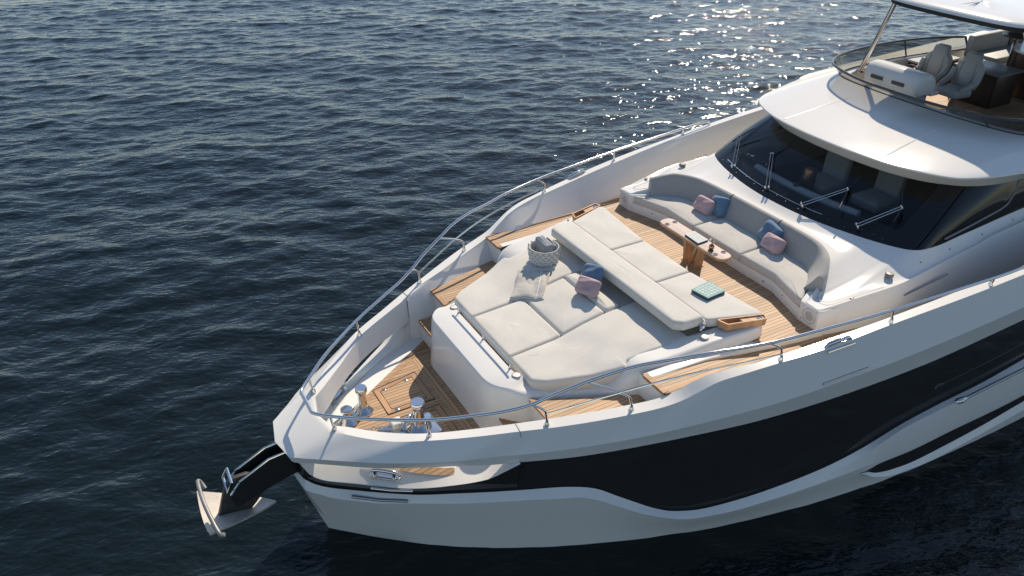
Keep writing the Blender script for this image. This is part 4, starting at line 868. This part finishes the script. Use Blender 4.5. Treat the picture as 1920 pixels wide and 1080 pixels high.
def tray(sg, lab):
    t = thing('drinks_tray', lab, 'tray', (6.3, sg*1.95, 2.82), 0, 'wooden drinks trays at the bench ends')
    O = [(5.985,sg*1.75),(6.04,sg*1.935),(6.62,sg*2.085),(6.675,sg*1.97),(6.60,sg*1.94)]
    O = [np.array(p) for p in roundpoly(O[:4], .03, 4)]
    if area2(O) < 0: O = O[::-1]
    I = inset(O, .022)
    loc = np.array([6.3, sg*1.95])
    m = MB(); z = .115
    ro = [[(p[0]-loc[0], p[1]-loc[1], 0) for p in inset(O, .012)], [(p[0]-loc[0], p[1]-loc[1], z) for p in O], [(p[0]-loc[0], p[1]-loc[1], z) for p in I], [(p[0]-loc[0], p[1]-loc[1], .02) for p in I]]
    m.loft(ro, closed=True, cap0=True, cap1=True); m.build('box', 'wood', t)
    # shelf over the aft half with the cup holder
    J = inset(O, .024); J = [p for p in J if p[0] > 6.30]
    J = sorted(J, key=lambda p: math.atan2(p[1]-sg*1.97, p[0]-6.45))
    xm = 6.30; ya, yb = sorted([sg*1.845, sg*1.975])
    J2 = [p for p in J]; J2 += [np.array((xm, ya)), np.array((xm, yb))]; J2 = sorted(J2, key=lambda p: math.atan2(p[1]-sg*1.96, p[0]-6.45))
    m = MB(); m.prism([(p[0]-loc[0], p[1]-loc[1]) for p in J2], .022, .095); m.build('shelf', 'wood', t, smooth=False)
    cx_, cy_ = 6.565-loc[0], sg*1.985-loc[1]; m = MB(); m.lathe([(.040, 0), (.040, .003), (.0001, .003)], (cx_, cy_, .096), 20); m.build('cup_holder', 'black', t)
    m = MB(); m.tube([(cx_+.041*math.cos(q), cy_+.041*math.sin(q), .099) for q in np.linspace(0, 2*math.pi, 20, endpoint=False)], .006, 6, closed=True); m.build('cup_rim', 'chrome', t)
    return t
tray(1, 'open wooden drinks tray at the far end of the bench'); tray(-1, 'open wooden drinks tray at the near end of the bench')

# ------------------------------------------------------------------ sofa
so = thing('curved_sofa', 'grey upholstered sofa curving round the deck below the windscreen', 'sofa', (7.9, 0, 2.8))
zs = lambda x, y: 2.955+.03*(x-7.6)
part(cushion_mesh([(7.54,-.548),(8.22,-.548),(8.22,.548),(7.54,.548)], zs, .145, .04, .05, .02), 'seat_cushion', 'sofa', so, angle=70)
for sg in (1, -1):
    part(cushion_mesh([(7.54,sg*.555),(7.57,sg*1.28),(7.47,sg*1.62),(7.37,sg*1.985),(7.63,sg*1.83),(7.85,sg*1.78),(8.12,sg*1.55),(8.22,sg*.9),(8.22,sg*.555)], zs, .145, [.04,.25,.5,.03,.06,.2,.2,.1,.04], .05, .018), 'seat_cushion', 'sofa', so, angle=70)
# backrest: swept section; front face leans back
BK = [(8.13,0),(8.13,.30),(8.13,.545),(8.125,.8),(8.11,1.1),(8.08,1.30),(8.0,1.46),(7.87,1.60),(7.72,1.71),(7.625,1.755)]
def backrest(i0, i1, sg):
    P = smooth(BK, 5); P = P[i0:i1+1]; rows = []
    for j, p in enumerate(P):
        a = P[max(0, j-1)]; b = P[min(len(P)-1, j+1)]; t = (b-a)/np.linalg.norm(b-a); nrm = np.array([t[1], -t[0]])   # outward (aft / outboard)
        if nrm[0] < 0 and abs(t[0]) < .7: nrm = -nrm
        if p[1] > 1.2 and nrm[1] < 0: nrm = -nrm
        k = j/(len(P)-1); endf = min(1, min(k, 1-k)*9+.55) if (i0 == 0 and i1 < 40) else min(1, min(k*9+.55, 1))
        tipz = 1.0
        if p[0] < 7.9 and p[1] > 1.5: tipz = max(.62, 1-.9*(7.9-p[0])*1.1)
        sec = [(0, 2.93), (.045, 3.03), (.11, 3.16), (.155, 3.27*1.0), (.175, 3.315), (.205, 3.335), (.245, 3.33), (.27, 3.30), (.28, 3.2), (.29, 2.98), (.26, 2.9)]
        rows.append([(p[0]+nrm[0]*o, sg*(p[1]+nrm[1]*o), 2.93+(z-2.93)*tipz) for o, z in sec])
    m = MB(); m.loft(rows, closed=True, cap0=True, cap1=True); return m
nB = len(smooth(BK, 5))
def cen():
    m = backrest(0, 10, 1); m2 = backrest(0, 10, -1); q = MB(); q.put(m.v, m.f[:-2]+[m.f[-1]]); q.put(m2.v, m2.f[:-2]+[m2.f[-1]]); return q
part(cen(), 'back_cushion', 'back', so, angle=60)
for sg in (1, -1):
    part(backrest(10, nB-1, sg), 'back_cushion', 'back', so, angle=60)

for yy in (-.548, .548):
    m = MB(); m.tube([(8.128+o, yy, z) for o, z in ((.0, 2.97), (.045, 3.03), (.108, 3.16), (.153, 3.27), (.174, 3.317), (.205, 3.337), (.245, 3.332))], .006, 6); part(m, 'back_seam', 'rubber', so)
# ------------------------------------------------------------------ table
tb = thing('coffee_table', 'long narrow wooden table with rounded ends between bench and sofa', 'table', (7.075, 0, 2.644))
O = roundpoly([(6.935,-.76),(7.215,-.76),(7.215,.76),(6.935,.76)], .139, 10)
m = MB(); m.prism([(p[0]-7.075, p[1]) for p in O], .41, .452); bevel(m.build('top', 'wood', tb), .008)
m = MB(); m.prism([(p[0]-7.075, p[1]) for p in inset([np.array(q) for q in (O if area2(O) > 0 else O[::-1])], .014)], .452, .4545); m.build('inlay', 'tabletop', tb)
def vplate(y0, y1, tilt):
    m = MB(); rows = []
    for z, k in ((0, 0), (.41, 1)):
        rows.append([(x, yy+tilt*k, z) for x, yy in ((-.04, y0), (.085, y0), (.085, y1), (-.04, y1))])
    m.loft(rows, closed=True, cap0=True, cap1=True); return m
vplate(.09, .15, .05).build('pedestal_leg', 'wood', tb); vplate(-.17, -.11, -.05).build('pedestal_leg', 'wood', tb); vplate(-.02, .04, -.14).build('pedestal_leg', 'wood', tb)
m = MB(); m.box((-.06, -.19, 0), (.10, .17, .012)); m.build('foot_plate', 'wood', tb)
for x, y in ((6.994,.575),(7.154,.578),(6.994,-.575),(7.154,-.578)):
    m = MB(); m.lathe([(.036, 0), (.036, .006), (.028, .006), (.027, .001), (.0001, .002)], (x-7.075, y, .4545), 20); m.build('cup_holder', 'black', tb)
    m = MB(); m.tube([(x-7.075+.037*math.cos(q), y+.037*math.sin(q), .458) for q in np.linspace(0, 2*math.pi, 20, endpoint=False)], .004, 6, closed=True); m.build('cup_rim', 'chrome', tb)
def book(c, z, poly, th, cov, lab, motif):
    b = thing('book', lab, 'book', (c[0], c[1], z)); P = [(p[0]-c[0], p[1]-c[1]) for p in poly]
    q = [np.array(p) for p in (P if area2(P) > 0 else P[::-1])]
    m = MB(); m.prism([tuple(p) for p in q], 0, .006); m.build('back_cover', 'darkpaper', b, smooth=False)
    m = MB(); m.prism([tuple(p) for p in inset(q, .006)], .006, th-.006); m.build('pages', 'darkpaper', b, smooth=False)
    m = MB(); m.prism([tuple(p) for p in q], th-.006, th); m.build('front_cover', cov, b, smooth=False)
    a, e1, e2 = np.array(q[0]), np.array(q[1])-np.array(q[0]), np.array(q[3])-np.array(q[0]); m = MB(); g = np.random.default_rng(3)
    for i in range(motif):
        for j in range(motif):
            u_, v_ = (i+.5)/motif, (j+.5)/motif; cc = a+e1*(.08+.84*u_)+e2*(.08+.84*v_); rr = .38/motif
            pts = [cc+(e1*math.cos(t)*rr+e2*math.sin(t)*rr)*g.uniform(.55, 1.15) for t in np.linspace(0, 2*math.pi, 9, endpoint=False)]
            m.put([(p[0], p[1], th+.0012) for p in pts], [tuple(range(9))])
    m.build('cover_pattern', 'paper', b, smooth=False); return b
book((7.08,-.045), 3.100, [(6.985,.13),(6.968,-.21),(7.185,-.195),(7.19,.14)], .03, 'paper', 'thin pale book with dark edges lying on the wooden table', 3)
book((6.34,-1.19), 2.947, [(6.13,-1.06),(6.18,-1.36),(6.53,-1.33),(6.51,-1.01)], .055, 'mint', 'thick mint green book with white pattern lying on the bench', 5)
va = thing('flower_vase', 'small bronze vase with cream flowers on the table', 'vase', (7.05, -.42, 3.0985))
m = MB(); m.lathe([(.025, 0), (.04, .02), (.045, .05), (.035, .075), (.028, .08), (.024, .07), (.0001, .03)], (0, 0, 0), 20); m.build('vase', 'brass', va)
m = MB(); g = np.random.default_rng(5)
for k in range(46):
    th = g.uniform(0, 6.28); ph = g.uniform(0, 1.3); rr = g.uniform(.03, .065); c = Vector((rr*math.cos(th)*math.sin(ph)+.01, rr*math.sin(th)*math.sin(ph)+.02, .115+rr*math.cos(ph)))
    ax = Vector(g.normal(size=3)).normalized(); b_ = ax.orthogonal().normalized(); e_ = ax.cross(b_); s_ = g.uniform(.012, .022)
    m.put([c+b_*s_, c+e_*s_*.7+ax*.004, c-b_*s_, c-e_*s_*.7+ax*.004], [(0, 1, 2, 3)])
m.build('blossom', 'petal', va)
m = MB()
for k in range(5): m.tube([(0, 0, .06), (g.uniform(-.02, .02), g.uniform(-.02, .03), .13)], .003, 5)
m.build('stem', 'walnut', va)
m = MB()
for k in range(7):
    th = g.uniform(2.2, 4.2); c = Vector((.055*math.cos(th), .055*math.sin(th)-.02, .004)); m.put([c+Vector((.012, 0, 0)), c+Vector((0, .014, .006)), c-Vector((.014, .003, 0)), c-Vector((0, .012, -.004))], [(0, 1, 2, 3)])
m.build('fallen_leaf', 'walnut', va)

# ------------------------------------------------------------------ cushions, basket, throw
def pillow(name, lab, matn, loc, normal, spin, w, h, t, seed, grp):
    w, h, t = w*1.12, h*1.12, t*1.3
    m = pillow_mesh(w, h, t, seed); o = m.build(name, matn, None, angle=80)
    z = Vector(normal).normalized(); x = Vector((0, 0, 1)).cross(z).normalized(); y = z.cross(x)
    q = Matrix((x, y, z)).transposed().to_quaternion(); o.rotation_mode = 'QUATERNION'; o.rotation_quaternion = q @ Matrix.Rotation(spin, 3, 'Z').to_quaternion(); o.location = loc
    tag(o, lab, 'cushion', grp); return o
PG, BG = 'small dusty pink scatter cushions', 'denim blue scatter cushions'
pillow('throw_pillow', 'pink scatter cushion on the sunpad, leaning on a blue one', 'pink', (5.02,-.07,2.845), (-.75,-.15,.62), R(8), .19, .135, .075, 1, PG)
pillow('throw_pillow', 'blue scatter cushion leaning on the sunpad bolster', 'blue', (5.20,.10,2.90), (-.8,.1,.6), R(20), .19, .17, .075, 2, BG)
pillow('throw_pillow', 'pink scatter cushion at the far end of the sofa', 'pink', (8.02,.84,3.09), (-.80,-.12,.5), R(-4), .18, .135, .08, 3, PG)
pillow('throw_pillow', 'blue scatter cushion at the far end of the sofa behind a pink one', 'blue', (8.17,.65,3.12), (-.85,.05,.45), R(12), .17, .17, .075, 4, BG)
pillow('throw_pillow', 'pink scatter cushion at the near end of the sofa', 'pink', (8.04,-.74,3.09), (-.80,.10,.55), R(3), .19, .13, .08, 5, PG)
pillow('throw_pillow', 'blue scatter cushion at the near end of the sofa behind a pink one', 'blue', (8.19,-.52,3.13), (-.85,.1,.45), R(-8), .19, .17, .075, 6, BG)
# woven basket
bk = thing('woven_basket', 'whitewashed woven basket standing on the sunpad', 'basket', (4.99, 1.13, 2.71)); bk.scale = (1.32, 1.32, 1.12)
m = MB(); nr, nc = 5, 16
for i in range(nr):
    for j in range(nc):
        a0 = 2*math.pi*(j+.5*(i % 2))/nc; z = .03+i*.042; rr = .165+.02*(z/.22)
        c = Vector((rr*math.cos(a0), rr*math.sin(a0), z)); tn = Vector((-math.sin(a0), math.cos(a0), 0)); ou = Vector((math.cos(a0), math.sin(a0), 0))
        p = [c-tn*.036-Vector((0, 0, .0)), c-Vector((0, 0, .036))+ou*.004, c+tn*.036, c+Vector((0, 0, .036))+ou*.016, c+ou*.020]
        m.put(p, [(0, 1, 4), (1, 2, 4), (2, 3, 4), (3, 0, 4)])
m.lathe([(.15, -.01), (.16, .06), (.172, .17), (.180, .225), (.172, .225), (.163, .17), (.15, .03), (.0001, .02)], (0, 0, 0), 32); m.build('weave', 'basket', bk, angle=25)
tw = thing('folded_towel', 'grey towel bundle standing in the woven basket', 'towel', (5.0, 1.14, 2.75)); tw.scale = (1.35, 1.3, 1.15)
m = cushion_mesh([(-.06,-.13),(.05,-.13),(.05,.12),(-.06,.12)], lambda x, y: .27+.10*y, .24, .02, .02, .01, .03, .006); m.build('outer_fold', 'towel', tw)
m = cushion_mesh([(.055,-.11),(.11,-.11),(.11,.10),(.055,.10)], lambda x, y: .23+.1*y, .2, .02, .02, .01, .03, .006); m.build('inner_fold', 'towel', tw)
# folded throw on the pad
th_ = thing('folded_throw', 'cream fringed throw blanket folded on the sunpad', 'blanket', (4.5, .70, 2.6))
def throw_layer(dz, seed, sc):
    g = np.random.default_rng(seed); ph = g.uniform(0, 6.28, 6); P0, P1, P2, P3 = np.array((4.54,1.14)), np.array((4.08,.62)), np.array((4.45,.27)), np.array((4.88,.76)); ctr = (P0+P1+P2+P3)/4
    P0, P1, P2, P3 = (ctr+(p-ctr)*sc for p in (P0, P1, P2, P3)); n = 26; rows = []
    for i in range(n+1):
        u = i/n; r_ = []
        for j in range(n+1):
            v = j/n; p = (P0*(1-u)+P1*u)*(1-v)+(P3*(1-u)+P2*u)*v
            e = min(u, 1-u, v, 1-v); z = zp(*p)+.022+dz+.012*math.sin(6*u+ph[0]+4*v)+.010*math.sin(9*v-5*u+ph[1])+.012*math.exp(-((u-.35+.3*v)**2)*60)
            z -= .018*max(0, 1-e*14); p = p+np.array([math.sin(7*v+ph[2]), math.sin(6*u+ph[3])])*.012
            r_.append((p[0]-4.5, p[1]-.70, z-2.6+.005))
        rows.append(r_)
    low_ = [[(x, y, z-.02) for x, y, z in r_] for r_ in rows]
    m = MB(); m.loft(rows); m.loft(low_)
    ring = lambda rw: rw[0]+[r_[-1] for r_ in rw[1:]]+rw[-1][::-1][1:]+[r_[0] for r_ in rw[::-1][1:-1]]
    m.loft([ring(rows), ring(low_)], closed=True); return m, rows
m, rows = throw_layer(0, 1, 1.0); m.build('lower_fold', 'throw', th_, angle=80)
m, rows2 = throw_layer(.024, 2, .96); m.build('upper_fold', 'throw', th_, angle=80)
m = MB()
edge_ = [r_[0] for r_ in rows]+[]; edge_ = rows[0]
for k, p in enumerate(edge_[::1]):
    q = Vector(p); m.tube([q, q+Vector((.035, .03, -.005))], .005, 5)
m.build('fringe', 'throw', th_)
m = MB(); m.tube([rows2[i][21] for i in range(len(rows2))], .006, 6); m.build('stripe', 'gel2', th_)
